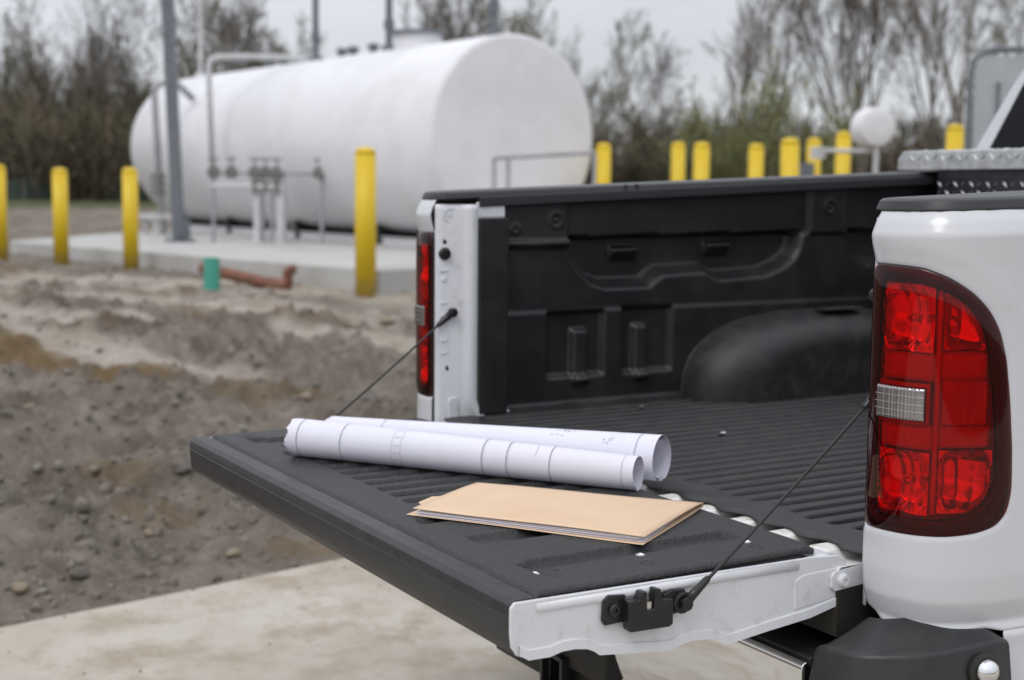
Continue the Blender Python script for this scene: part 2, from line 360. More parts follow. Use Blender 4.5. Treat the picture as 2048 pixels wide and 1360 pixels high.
t.links.new(c, p.inputs['Base Color'])
c = mixc(t, mrange(t, noise(t, 7.5, 8, .7).outputs[0], .52, .62, 0., .45), c, (.33, .29, .23))
t.links.new(c, p.inputs['Base Color'])
bp = t.nodes.new('ShaderNodeBump'); bp.inputs['Strength'].default_value = .5; bp.inputs['Distance'].default_value = .006
t.links.new(noise(t, 60, 6, .7).outputs[0], bp.inputs['Height']); t.links.new(bp.outputs[0], p.inputs['Normal'])
slab = sl.build('concrete_drive', cm); tag(slab, kind='structure')

# loose clods and pebbles
rs = np.random.RandomState(4)
bm = bmesh.new(); bmesh.ops.create_icosphere(bm, subdivisions=1, radius=1)
ico = np.array([v_.co[:] for v_ in bm.verts]); icf = np.array([[v_.index for v_ in f_.verts] for f_ in bm.faces]); bm.free()
def scatter(n, rng, szf, seed, name, mt, zfun):
    r = np.random.RandomState(seed); P_ = []
    while len(P_) < n:
        x, y = rng(r)
        P_.append((x, y))
    P_ = np.array(P_); z = zfun(P_[:, 0], P_[:, 1]); s = szf(r, n, P_)
    V_ = ico[None] * (1 + (r.rand(n, len(ico), 1) - .5) * .9) * s[:, None, None] * (1 + (r.rand(n, 1, 3) - .5) * [.6, .6, .7])
    V_ = V_ + np.stack([P_[:, 0], P_[:, 1], z + s * .12], -1)[:, None]
    Fc = icf[None] + (np.arange(n) * len(ico))[:, None, None]
    o = obj(name, V_.reshape(-1, 3), Fc.reshape(-1, 3), mt); o['kind'] = 'stuff'; return o
def rng_d(r):
    while True:
        d = 4.6 + 13 * r.rand() ** 1.5; a = YAW + math.radians(22 - 27 * r.rand())
        x = CAM.x - math.sin(a) * d; y = CAM.y + math.cos(a) * d
        if x < edge_x(y) - .05 and r.rand() > .8 * float(sandmask(np.array([x]), np.array([y]))[0]): return x, y
o = scatter(4200, rng_d, lambda r, n, P_: .005 + .016 * r.rand(n) ** 3 + .036 * (r.rand(n) ** 14), 5, 'dirt_clods', M['clod'], terrain)
tag(o, 'loose grey brown clods and pebbles strewn over the dirt', 'clods')
def rng_s(r):
    y = -1.6 + 2.6 * r.rand(); return edge_x(y) + .02 + 1.6 * r.rand() ** 3, y
o = scatter(110, rng_s, lambda r, n, P_: .002 + .004 * r.rand(n) ** 3, 6, 'drive_grit', M['clod'], lambda x, y: x * 0)
tag(o, 'small grit scattered along the edge of the concrete drive', 'grit')

def stone(x, y, s, mt, label, seed, sq=(1.2, 1, .75)):
    r = np.random.RandomState(seed); bm = bmesh.new(); bmesh.ops.create_icosphere(bm, subdivisions=3, radius=1)
    for v_ in bm.verts:
        n_ = v_.co.copy(); k = 1 + .18 * math.sin(3 * n_.x + seed) * math.cos(2.3 * n_.y + seed) + .12 * math.sin(5 * n_.z + 2 * n_.x + seed) + .04 * (r.rand() - .5)
        v_.co = Vector((n_.x * sq[0], n_.y * sq[1], n_.z * sq[2])) * k * s
    me = bpy.data.meshes.new('stone'); bm.to_mesh(me); bm.free(); me.materials.append(mt)
    me.polygons.foreach_set('use_smooth', [True] * len(me.polygons))
    o = bpy.data.objects.new('stone', me); COL.objects.link(o)
    o.location = (x, y, float(terrain(np.array([x]), np.array([y]))[0]) + s * .35); o.rotation_euler = (0, 0, seed)
    return tag(o, label, 'stone', 'stones lying in the dirt')
stone(-4.86, 1.07, .05, M['stone'], 'rounded tan stone just beyond the far corner of the tailgate', 1)
stone(-5.9, 1.68, .045, M['stone'], 'small tan stone in the dirt left of the truck lamp', 2)
stone(-5.8, 2.1, .06, M['stone2'], 'dark round stone in the dirt beside the far tail lamp', 3)
stone(-3.35, -.1, .022, M['stone'], 'small pale stone in the dirt near the concrete edge', 4)
stone(-3.05, .18, .027, M['stone'], 'pinkish stone at the foot of the dirt bank', 5)
stone(-2.86, -.74, .030, M['stone'], 'pale lump resting at the left edge of the drive', 6)
stone(-2.95, -.5, .036, M['stone2'], 'grey stone second from the left beside the drive', 7)
stone(-6.2, -.02, .035, M['stone'], 'small yellowish stone in the ochre soil patch', 8)
stone(-8.9, 3.7, .07, M['stone'], 'flat pale stone lying on the sandy track', 9, (1.7, 1, .4))
stone(-4.3, .35, .05, M['stone2'], 'grey stone half sunk in the middle of the dirt', 10)

# ------------------------------------------------------------------ tank pad
A_ = (-10.3, 4.28); B_ = (-18.94, 2.29); C_ = (-27.5, 8.7); D_ = (-13.2, 13.2)
pb = B().prism([A_, B_, C_, D_], .3, .75, 'z')
padm = mat('pale_pad_concrete', (.50, .50, .49), .8, c2=(.40, .39, .37), nscale=1.4, ndet=8, bump=.2, bscale=30, bdist=.01)
o = pb.build('concrete_pad', padm, bevel=.02); tag(o, kind='structure')

# ------------------------------------------------------------------ storage tank
TA = Vector((-13.77, 7.96, 2.3)); TB = Vector((-24.0, 6.83, 2.3)); TX = (TB - TA).normalized(); TS = Vector((TX.y, -TX.x, 0)).normalized()
if TS.y > 0: TS = -TS
R_T = 1.385
tank = empty('storage_tank', (TA.x, TA.y, .75)); tag(tank, 'large white horizontal cylindrical fuel tank lying on the concrete pad', 'tank')
def tk(b, name, m, smooth=False, bevel=0, seg=2):
    b.v = [tuple(Vector(v) - tank.location) for v in b.v]; return b.build(name, m, tank, smooth, bevel, seg)
Ln = (TB - TA).length
prof = [(R_T - .004, -.004), (R_T, .004)]
for k in range(1, 5): prof += [(R_T, Ln * k / 5 - .02), (R_T + .0012, Ln * k / 5 - .01), (R_T + .0012, Ln * k / 5 + .01), (R_T, Ln * k / 5 + .02)]
prof += [(R_T, Ln - .02), (R_T - .03, Ln + .01), (1.2, Ln + .04), (.8, Ln + .07), (.01, Ln + .09)]
tk(B().lathe(prof, TA, TX, 96), 'tank_shell', M['tank'], smooth=True)
tk(B().lathe([(.01, -.034), (.6, -.032), (1.1, -.024), (R_T - .06, -.014), (R_T - .022, -.012), (R_T - .016, .01)], TA, TX, 96), 'tank_head', M['tank'], smooth=True)
def tp(t_, s_, z_): return TA + TX * (Ln * t_) + TS * s_ + Vector((0, 0, z_ - 2.3))
for s_ in (-.55, .55):
    b = B(); q0 = tp(.01, s_, .80); q1 = tp(.99, s_, .80); d = q1 - q0; nrm = Vector((-d.y, d.x, 0)).normalized()
    for (w0, w1, z0, z1) in ((-.05, .05, .05, .065), (-.012, .012, -.05, .05), (-.05, .05, -.05, -.035)):
        v = [q + nrm * ww + Vector((0, 0, zz)) for q in (q0, q1) for ww in (w0, w1) for zz in (z0, z1)]
        b.add(v, [(0, 1, 3, 2), (4, 6, 7, 5), (0, 4, 5, 1), (2, 3, 7, 6), (0, 2, 6, 4), (1, 5, 7, 3)])
    tk(b, 'skid_beam', M['tank'])
for t_ in (.03, .25, .5, .75, .97):
    b = B(); q = tp(t_, 0, .75)
    ring = [(-.62, .002), (.62, .002), (.62, .27)] + [(R_T * .999 * math.sin(a), 1.55 - R_T * .999 * math.cos(a)) for a in np.linspace(.44, -.44, 9)] + [(-.62, .27)]
    v = [q + TX * dx + TS * a + Vector((0, 0, z)) for dx in (-.04, .04) for a, z in ring]; nn = len(ring)
    b.add(v, [tuple(range(nn)), tuple(range(2 * nn - 1, nn - 1, -1))] + [(i, (i + 1) % nn, nn + (i + 1) % nn, nn + i) for i in range(nn)])
    tk(b, 'saddle', M['dark'])
for t_, r_, zt in ((.54, .055, 7.2), (.315, .055, 7.2), (.05, .055, 7.2), (.985, .04, 6.6)):
    b = B().tube([tp(t_, 0, 3.6), tp(t_, 0, zt)], r_, 12); b.lathe([(.12, 0), (.12, .1), (.09, .12)], tp(t_, 0, 3.66), (0, 0, 1), 14)
    b.lathe([(r_ * 1.5, 0), (r_ * 1.5, .14)], tp(t_, 0, 4.02), (0, 0, 1), 12)
    tk(b, 'vent_pipe', M['galv'] if t_ < .9 else M['wpipe'], smooth=False)
b = B().lathe([(.36, -.1), (.36, .18)], tp(.235, 0, 3.68), (0, 0, 1), 28); tk(b, 'manhole_neck', M['tank'])
b = B().lathe([(.42, 0), (.42, .04), (.40, .06), (.05, .09)], tp(.235, 0, 3.86), (0, 0, 1), 28); tk(b, 'manhole_cover', M['galv'])
for t_ in (.36, .42, .455, .64, .70):
    b = B().lathe([(.07, -.05), (.07, .1), (.10, .1), (.10, .14), (.03, .17)], tp(t_, 0, 3.68), (0, 0, 1), 12); tk(b, 'fill_fitting', M['galv'])
# pipes dropping from the top of the tank to the valves
b = B().tube([(-19.45, 5.59, 1.8), (-19.55, 5.58, 3.55), (-19.55, 5.62, 3.64), (-19.5, 5.72, 3.68), (-19.3, 6.2, 3.70), (-19.1, 6.95, 3.71), (-19.08, 7.05, 3.6)], .05, 10)
tk(b, 'drop_pipe', M['wpipe'], smooth=True)
b = B().tube([(-21.2, 5.25, 1.0), (-21.4, 5.22, 3.2), (-21.4, 5.27, 3.32), (-21.38, 5.4, 3.38), (-21.36, 5.6, 3.38), (-21.35, 5.9, 3.1)], .06, 10)
tk(b, 'drop_pipe', M['pipe'], smooth=True)
b = B()
for z in (1.75, 1.62, 1.48): b.lathe([(.05, -.05), (.13, -.05), (.13, .05), (.05, .05)], (-21.3, 5.23, z), (0, 0, 1), 10)
tk(b, 'drop_pipe_valve', M['brass'])
b = B().box(-21.7, -20.9, 5.0, 5.5, 1.02, 1.10).box(-21.65, -21.57, 5.05, 5.13, .75, 1.02).box(-21.03, -20.95, 5.05, 5.13, .75, 1.02).box(-21.65, -21.57, 5.37, 5.45, .75, 1.02).box(-21.03, -20.95, 5.37, 5.45, .75, 1.02)
tk(b, 'pipe_stand', M['wpipe'])

# valve manifold in front of the tank
vm = empty('valve_manifold', (-17.2, 5.5, .75)); tag(vm, 'pipe manifold with valves and two fat white standpipes before the tank', 'manifold')
def vk(b, name, m, smooth=False):
    b.v = [tuple(Vector(v) - vm.location) for v in b.v]; return b.build(name, m, vm, smooth)
for q in ((-17.34, 5.60), (-17.13, 5.87)):
    vk(B().lathe([(.13, 0), (.13, .02), (.082, .02), (.082, 1.05), (.095, 1.05), (.095, 1.12), (.05, 1.14)], (*q, .75), (0, 0, 1), 18), 'standpipe', M['wpipe'])
P0 = Vector((-17.72, 4.98, 1.80)); P1 = Vector((-16.68, 6.34, 1.80))
vk(B().tube([P0, P1], .035, 10), 'header_pipe', M['pipe'])
vk(B().tube([P0 - Vector((0, 0, .2)), P0.lerp(P1, .62) - Vector((0, 0, .2))], .04, 10), 'header_pipe', M['wpipe'])
for t_ in (0.02, .45, .55, 1.0):
    q = P0.lerp(P1, t_); vk(B().tube([q + Vector((0, 0, .02)), (q.x, q.y, .75)], .03, 8), 'support_post', M['pipe'])
for t_ in (.03, .19, .40, .5, .6, .98):
    q = P0.lerp(P1, t_); b = B()
    b.lathe([(.03, -.09), (.065, -.085), (.065, -.065), (.04, -.05), (.052, 0), (.04, .05), (.065, .065), (.065, .085), (.03, .09)], q, (0, 0, 1), 12)
    b.lathe([(.03, -.09), (.062, -.085), (.062, -.065), (.04, -.05), (.04, .05), (.062, .065), (.062, .085), (.03, .09)], q, (P1 - P0), 12)
    b.tube([q, q + Vector((0, 0, .2))], .014, 6); b.lathe([(.085, .19), (.085, .215)], q, (0, 0, 1), 12)
    if .35 < t_ < .65: b.lathe([(.07, -.3), (.07, -.28), (.045, -.26), (.045, -.16), (.07, -.14), (.07, -.12)], q, (0, 0, 1), 12)
    vk(b, 'valve', M['brass'])

# leaning steel light pole
pl = empty('steel_pole', (-17.9, 4.52, .75)); tag(pl, 'tall leaning grey steel channel pole bolted to the pad', 'pole')
b = B(); hh = 7.5
def chan(b, z0, z1, w_, d_):
    for (x0, x1, y0, y1) in ((-w_, w_, -.008, .008), (-w_, -w_ + .014, .008, d_), (w_ - .014, w_, .008, d_)):
        v = [(x - .030 * z, y, z) for x in (x0, x1) for y in (y0, y1) for z in (z0, z1)]
        b.add(v, [(0, 1, 3, 2), (4, 6, 7, 5), (0, 4, 5, 1), (2, 3, 7, 6), (0, 2, 6, 4), (1, 5, 7, 3)])
chan(b, 0.02, hh, .085, .11)
o = b.build('pole_shaft', M['galv'], pl, bevel=.004); o.rotation_euler = (0, 0, YAW)
b = B().box(-.16, .2, -.16, .22, 0, .03)
for sx_ in (-.12, .15):
    for sy_ in (-.12, .17): b.lathe([(.02, .03), (.02, .07)], (sx_, sy_, 0), (0, 0, 1), 6)
b.build('base_plate', M['galv'], pl)
b = B().box(-.03, .1, -.02, .16, .05, .35)
b.build('stiffener', M['galv'], pl)

# ------------------------------------------------------------------ bollards
def onpad(x, y):
    P_ = [A_, B_, C_, D_]; c_ = False
    for i in range(4):
        (ax, ay), (bx, by) = P_[i], P_[(i + 1) % 4]
        if (ay > y) != (by > y) and x < (bx - ax) * (y - ay) / (by - ay) + ax: c_ = not c_
    return c_
def bollard(x, y, h, r, label, lean=(0, 0)):
    z = .75 if onpad(x, y) else float(terrain(np.array([x]), np.array([y]))[0]) - .02
    root = empty('bollard', (x, y, z))
    tag(root, label, 'bollard', 'yellow bollards round the tank yard')
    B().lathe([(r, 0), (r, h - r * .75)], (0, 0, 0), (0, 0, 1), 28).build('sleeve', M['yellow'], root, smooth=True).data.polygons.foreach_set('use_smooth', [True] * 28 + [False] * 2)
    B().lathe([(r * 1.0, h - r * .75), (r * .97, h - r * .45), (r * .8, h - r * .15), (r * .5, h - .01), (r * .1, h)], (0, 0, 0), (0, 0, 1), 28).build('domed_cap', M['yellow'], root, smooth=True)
    root.rotation_euler = (lean[0], lean[1], 0)
    return root
bollard(-10.23, 4.10, 1.52, .107, 'largest yellow bollard, standing at the pad corner by the truck', (.0, .0))
bollard(-14.67, 2.93, 1.29, .095, 'yellow bollard just left of the leaning steel pole', (0, .01))
bollard(-15.83, 2.34, 1.28, .097, 'yellow bollard second from left edge, before the pad', (0, .012))
bollard(-16.05, 1.62, 1.27, .097, 'yellow bollard cut by the left edge of the picture', (0, .01))
for x, y, zt, r, lb in ((-13.52, 9.26, 2.25, .105, 'yellow bollard touching the right rim of the tank end'),
                        (-14.09, 11.02, 2.32, .105, 'left one of the close pair of yellow bollards right of the tank'),
                        (-11.86, 9.67, 2.23, .105, 'right one of the close pair of yellow bollards right of the tank'),
                        (-12.42, 11.1, 2.26, .105, 'lone yellow bollard between the close pair and the widest one'),
                        (-9.72, 9.32, 2.22, .107, 'widest yellow bollard seen over the bed rail'),
                        (-13.06, 12.76, 2.4, .105, 'yellow bollard just right of the widest one over the rail'),
                        (-11.82, 12.15, 2.44, .105, 'yellow bollard left of the white drum'),
                        (-9.43, 11.72, 2.44, .105, 'yellow bollard above the tool chest by the truck cab')):
    zb = .75 if onpad(x, y) else float(terrain(np.array([x]), np.array([y]))[0]) - .02
    bollard(x, y, zt - zb, r, lb, (.012 * math.sin(x * 7), .012 * math.cos(y * 5)))
# ------------------------------------------------------------------ guard rail, drum, panel
gr = empty('guard_rail', (-12.0, 7.3, .75)); tag(gr, 'thin grey pipe guard rail before the tank end', 'railing')
def gk(b, n, m, root): 
    b.v = [tuple(Vector(v) - root.location) for v in b.v]; return b.build(n, m, root)
gk(B().tube([(-12.32, 6.80, 1.97), (-11.70, 7.88, 2.05)], .028, 8), 'top_rail', M['pipe'], gr)
gk(B().tube([(-12.32, 6.80, 1.35), (-11.70, 7.88, 1.40)], .022, 8), 'mid_rail', M['pipe'], gr)
for q in ((-12.32, 6.80, 1.97), (-12.23, 6.95, 1.97), (-11.70, 7.88, 2.05)):
    gk(B().tube([q, (q[0], q[1], .75)], .026, 8), 'rail_post', M['pipe'], gr)
dr = empty('white_drum', (-10.66, 11.65, .5)); tag(dr, 'round white drum held up on a thin white post', 'drum')
dax = Vector((-.05, -.62, 0)).normalized(); dax = Vector((.97, -.26, 0)).normalized()
gk(B().lathe([(.01, .10), (.23, .10), (.25, .09), (.258, .07), (.262, .0), (.262, -.13), (.258, -.19), (.2, -.22), (.01, -.23)], (-10.70, 11.62, 2.44), dax, 32), 'drum_body', M['tank'], dr).data.polygons.foreach_set('use_smooth', [True] * (8 * 32) + [False] * 2)
gk(B().lathe([(.13, .099), (.13, .106), (.115, .106), (.115, .099)], (-10.70, 11.62, 2.44), dax, 24), 'face_ring', M['tank'], dr)
gk(B().tube([(-10.66, 11.62, 2.2), (-10.66, 11.62, .5)], .035, 10), 'post', M['wpipe'], dr)
gk(B().tube([(-11.05, 11.0, 2.13), (-10.72, 11.6, 2.13)], .03, 8).box(-11.12, -11.0, 10.9, 11.05, 2.02, 2.18), 'side_arm', M['wpipe'], dr)
cb = empty('meter_box', (-12.9, 12.35, 0.75)); tag(cb, 'small bluish grey box beside a yellow bollard behind the bed rail', 'box')
gk(B().box(-13.1, -12.75, 12.15, 12.5, 1.75, 2.02).tube([(-12.9, 12.35, 1.8), (-12.9, 12.35, .5)], .04, 8), 'box_body', M['galv'], cb)

pn = empty('framed_panel', (-7.85, 10.5, .45)); tag(pn, 'tall pale panel in a rounded dark grey pipe frame behind the cab', 'panel')
ra = Vector((.511, .86, 0)); q0 = Vector((-8.0, 10.3, 0)); q1 = q0 + ra * 1.1
def pp(s_, z): v = q0 + ra * s_; return (v.x, v.y, z)
gk(B().tube([pp(0, .45), pp(0, 2.9), pp(.03, 3.03), pp(.12, 3.12), pp(.25, 3.15), pp(.9, 3.16), pp(1.05, 3.12), pp(1.12, 3.0), pp(1.13, .45)], .035, 10), 'pipe_frame', M['galv'], pn)
nf = Vector((.86, -.511, 0)) * .012
v = []
for s_, z in ((.05, .9), (1.08, .9), (1.08, 2.95), (.98, 3.08), (.16, 3.08), (.05, 2.95)):
    c_ = Vector(pp(s_, z)); v.append(c_)
b = B(); b.add([c_ - nf for c_ in v] + [c_ + nf for c_ in v], [(0, 1, 2, 3, 4, 5), (11, 10, 9, 8, 7, 6)] + [(i, 6 + i, 6 + (i + 1) % 6, (i + 1) % 6) for i in range(6)])
gk(b, 'panel_sheet', M['panel'], pn)
b = B()
for s_ in (.3, .62): 
    c0 = Vector(pp(s_, 1.2)) + nf * 3; b.tube([c0, c0 + Vector((0, 0, 1.6))], .018, 8)
gk(b, 'conduit', M['galv'], pn)

# pipe stubs by the pad
b = B().lathe([(.082, 0), (.082, .33), (.070, .33), (.070, .15), (.01, .15)], (0, 0, 0), (0, 0, 1), 24); o = b.build('pipe_stub', M['teal'])
o.location = (-11.35, 2.86, .52); tag(o, 'teal green plastic pipe stub standing upright in the dirt', 'pipe')
o = empty('drain_pipe', (-12.3, 3.3, .6)); tag(o, 'long orange brown drain pipe lying against the pad edge', 'pipe')
gk(B().tube([(-12.15, 3.02, .70), (-11.15, 3.55, .545)], .065, 14), 'pipe_barrel', M['rust'], o); gk(B().tube([(-11.3, 3.47, .565), (-11.08, 3.59, .54)], .08, 14), 'pipe_socket', M['rust'], o)
o = B().tube([(0, 0, 0), (0, 0, .08), (.0, .0, .13), (.02, .03, .16), (.05, .06, .165)], .055, 12).build('pipe_elbow', M['rust'], smooth=True); o.location = (-11.4, 3.72, .55); tag(o, 'short rusty pipe elbow poking up beside the pad edge', 'pipe')

# silt fence in front of the wood
sf = empty('silt_fence', (-46, 8, 1.0)); tag(sf, 'low dark green silt fence along the grass before the wood', 'fence')
b = B(); pts = [(-44 - 1.2 * i * .35, 2.0 + 1.45 * i) for i in range(9)]; v = []
for i, (x, y) in enumerate(pts): v += [(x + .15 * math.sin(i), y, 1.0), (x + .15 * math.sin(i), y, 1.62 + .22 * math.sin(i * 2.1))]
nn = len(v); b.add(v + [(x - .03, y, z) for x, y, z in v], [(2 * i, 2 * i + 2, 2 * i + 3, 2 * i + 1) for i in range(8)] + [(nn + 2 * i, nn + 2 * i + 1, nn + 2 * i + 3, nn + 2 * i + 2) for i in range(8)])
gk(b, 'cloth', M['silt'], sf)
for i, (x, y) in enumerate(pts): gk(B().box(x + .03, x + .09, y - .03, y + .03, .9, 1.8), 'stake', M['bark'], sf)

# ------------------------------------------------------------------ trees
def prisms(P0_, P1_, R0, R1, sides):
    d = P1_ - P0_; d /= np.linalg.norm(d, axis=1)[:, None] + 1e-9
    a = np.cross(d, np.where(np.abs(d[:, 2:3]) < .9, [[0, 0, 1.]], [[1., 0, 0]])); a /= np.linalg.norm(a, axis=1)[:, None] + 1e-9
    b_ = np.cross(d, a); n_ = len(P0_); vs = []
    for (P_, R_) in ((P0_, R0), (P1_, R1)):
        for k in range(sides):
            an = 2 * PI * k / sides; vs.append(P_ + R_[:, None] * (math.cos(an) * a + math.sin(an) * b_))
    V_ = np.stack(vs, 1).reshape(-1, 3); base = (np.arange(n_) * 2 * sides)[:, None]
    fs = [base + np.array([[k, (k + 1) % sides, sides + (k + 1) % sides, sides + k]]) for k in range(sides if sides > 2 else 1)]
    return V_, np.concatenate(fs)
def grow(seed, H, spread, n1=(9, 7, 5, 4), multi=1, up_=.25, first=.25):
    r = random.Random(seed); segs = [[], [], [], [], []]
    def br(p, d, ln, rad, lv):
        ns = (7, 5, 4, 3, 2)[lv]; pts = [p]; dirs = []
        for i in range(ns):
            d = (d + Vector((r.uniform(-1, 1), r.uniform(-1, 1), r.uniform(-.6, 1))) * (.09, .14, .2, .25, .3)[lv] + Vector((0, 0, up_ * .25 * (lv > 0)))).normalized()
            q = pts[-1] + d * ln / ns; ra_ = rad * (1 - .85 * i / ns); rb_ = rad * (1 - .85 * (i + 1) / ns)
            segs[lv].append((pts[-1], q, ra_, rb_)); pts.append(q); dirs.append(d.copy())
        if lv < 4:
            nc = n1[lv]
            for j in range(nc):
                t_ = first + (1 - first) * (j + r.random()) / nc if lv == 0 else .2 + .8 * (j + r.random()) / nc
                t_ = min(t_, .98); i = min(int(t_ * ns), ns - 1); q = pts[i].lerp(pts[i + 1], t_ * ns - i)
                dd = dirs[i]; a = r.uniform(0, 2 * PI); s_ = dd.cross(Vector((math.cos(a), math.sin(a), .2))).normalized()
                an = spread * r.uniform(.6, 1.25); nd = (dd * math.cos(an) + s_ * math.sin(an)).normalized()
                br(q, nd, ln * ((.62, .55, .55, .55)[lv]) * (1.15 - .6 * t_) * r.uniform(.75, 1.2), rad * (1 - .8 * t_) * .6, lv + 1)
    for k in range(multi):
        a = r.uniform(0, 6.28); d = Vector((math.cos(a) * .28, math.sin(a) * .28, 1)).normalized() if multi > 1 else Vector((r.uniform(-.05, .05), r.uniform(-.05, .05), 1))
        br(Vector((0, 0, -.3)), d, H * r.uniform(.85, 1), H * .014 * (1.2 if multi == 1 else .8), 0)
    return segs
def segarr(segs, rmin=.0):
    if not segs: return None
    return (np.array([s[0][:] for s in segs]), np.array([s[1][:] for s in segs]), np.maximum(np.array([s[2] for s in segs]), rmin), np.maximum(np.array([s[3] for s in segs]), rmin))
def treemesh(seed, H, spread, tw, buds=0, **k):
    S_ = grow(seed, H, spread, **k)
    V_, F_ = prisms(*segarr(S_[0] + S_[1], .02), 6)
    mt_ = bpy.data.meshes.new('trunk'); npmesh(mt_, V_, F_); mt_.materials.append(M['bark'])
    V_, F_ = prisms(*segarr(S_[2] + S_[3], .012), 3); V2, F2 = prisms(*segarr(S_[4], .010), 3)
    V3 = np.vstack([V_, V2]); F3 = np.vstack([F_, F2 + len(V_)])
    mc = bpy.data.meshes.new('crown')
    if buds:
        r = np.random.RandomState(seed); E_ = segarr(S_[4])[1]; E_ = E_[r.randint(0, len(E_), buds)] + r.randn(buds, 3) * .12
        q = r.randn(buds, 4, 3) * .055; Vb = (E_[:, None] + q).reshape(-1, 3); Fb = np.arange(buds * 4).reshape(-1, 4) + len(V3)
        nf_ = len(F3); V3 = np.vstack([V3, Vb]); F3 = np.vstack([F3, Fb])
    npmesh(mc, V3, F3); mc.materials.append(tw)
    if buds:
        mc.materials.append(M['bud']); mi = np.zeros(len(F3), np.int32); mi[nf_:] = 1; mc.polygons.foreach_set('material_index', mi)
    return mt_, mc
T_ = {'round': [treemesh(1, 9.5, .75, M['twig'], n1=(11, 7, 5, 4)), treemesh(2, 9.5, .8, M['twigd'], n1=(11, 7, 5, 4), first=.18)],
      'slim': [treemesh(3, 11, .45, M['twig'], n1=(12, 6, 5, 3)), treemesh(4, 11, .5, M['twig2'], 700, n1=(12, 6, 5, 3))],
      'vase': [treemesh(5, 10, .42, M['twig'], n1=(7, 6, 5, 3), multi=4, up_=.4), treemesh(6, 10, .5, M['twig2'], 900, n1=(7, 6, 5, 3), multi=3, up_=.3)],
      'limb': [treemesh(7, 12, .6, M['twig'], n1=(6, 6, 4, 4), multi=2, first=.4)]}
HT = {'round': 10.2, 'slim': 11.5, 'vase': 10.5, 'limb': 12.5}
FWH = Vector((-math.sin(YAW), math.cos(YAW), 0)); RTH = Vector((math.cos(YAW), math.sin(YAW), 0))
def tree(lat_, dist, top, kind, label, v=0, rot=None, group='bare trees behind the tank yard'):
    q = CAM + FWH * dist + RTH * lat_; z = float(terrain(np.array([q.x]), np.array([q.y]))[0])
    root = empty('tree', (q.x, q.y, z)); s_ = (top - z) / HT[kind]; root.scale = (s_, s_, s_); root.rotation_euler = (0, 0, rot if rot is not None else lat_ * 1.7)
    tag(root, label, 'tree', group)
    mt_, mc = T_[kind][v % len(T_[kind])]
    for nm, me in (('trunk', mt_), ('crown', mc)):
        o = bpy.data.objects.new(nm, me); COL.objects.link(o); o.parent = root
def LT(px, D): return (px - 1024) / 2750 * D
def HZ(y, D): return 1.588 + (376 - y) / 2750 * D
# named trees: bearing in the picture, distance, crown top
for px, ty, D, kind, v, lb in (
    (75, 45, 62, 'round', 0, 'dense round-topped bare tree at far left of the wood'),
    (168, 20, 58, 'slim', 0, 'tall slim bare tree left of the left pair of yellow bollards'),
    (265, 60, 60, 'round', 0, 'broad bare tree just left of the leaning pole'),
    (378, 5, 66, 'slim', 1, 'pale slender tree seen beside the leaning pole top'),
    (470, -5, 60, 'round', 0, 'tall rounded bare tree above the left part of the tank'),
    (528, 30, 62, 'round', 1, 'dark bushy bare tree right of the tall one above the tank'),
    (595, 95, 64, 'slim', 1, 'small yellowish budding tree above the tank middle'),
    (870, 15, 60, 'vase', 0, 'bare tree showing above the manhole of the tank'),
    (1055, 45, 66, 'slim', 0, 'thin bare tree top showing above the tank near end'),
    (1150, 55, 50, 'vase', 1, 'budding multi-stemmed tree just right of the tank end'),
    (1275, 100, 52, 'round', 1, 'dark round-headed tree between tank and bollard pair'),
    (1440, 55, 60, 'slim', 0, 'thin pale spire-like tree left of the forked tree'),
    (1548, -20, 48, 'limb', 0, 'tall forked bare tree above the green shrub'),
    (1710, -90, 46, 'vase', 0, 'largest fan-shaped bare tree above the white drum'),
    (1860, -60, 52, 'slim', 0, 'tall thin bare tree right of the fan-shaped one'),
    (1925, -170, 42, 'limb', 0, 'thick-limbed bare tree left of the framed panel'),
    (2030, -40, 56, 'slim', 1, 'budding tree showing behind the truck cab')):
    tree(LT(px, D), D, HZ(ty, D), kind, lb, v, rot=px * .01)
r = random.Random(11)
for i in range(46):
    px = -260 + i * 58 + r.uniform(-25, 25); D = r.uniform(62, 88)
    if px > 1250 and i % 2: continue
    ty = (150 if px < 620 else 195 if px < 1180 else 215) + r.uniform(-35, 40)
    k = r.choice(['round', 'round', 'slim', 'vase'])
    shape = {'round': 'round-headed', 'slim': 'slim upright', 'vase': 'spreading many-stemmed'}[k]
    if px < 0: lb = shape + ' back row tree beyond the left edge of the wood'
    elif px < 330: lb = shape + ' back row tree over the bollards left of the pole'
    elif px < 640: lb = shape + ' back row tree over the left half of the tank'
    elif px < 1180: lb = shape + ' back row tree hidden mostly by the tank'
    elif px < 1460: lb = shape + ' back row tree between the tank and green shrubs'
    elif px < 1760: lb = shape + ' back row tree behind the green shrubs and drum'
    elif px <= 2048: lb = shape + ' back row tree between the drum and the cab'
    else: lb = shape + ' back row tree beyond the right edge behind the cab'
    g_ = 'back row of bare trees: ' + lb.split(' back row tree ')[1]
    tree(LT(px, D), D, HZ(ty, D), k, lb, r.randint(0, 1), rot=r.uniform(0, 6), group=g_)

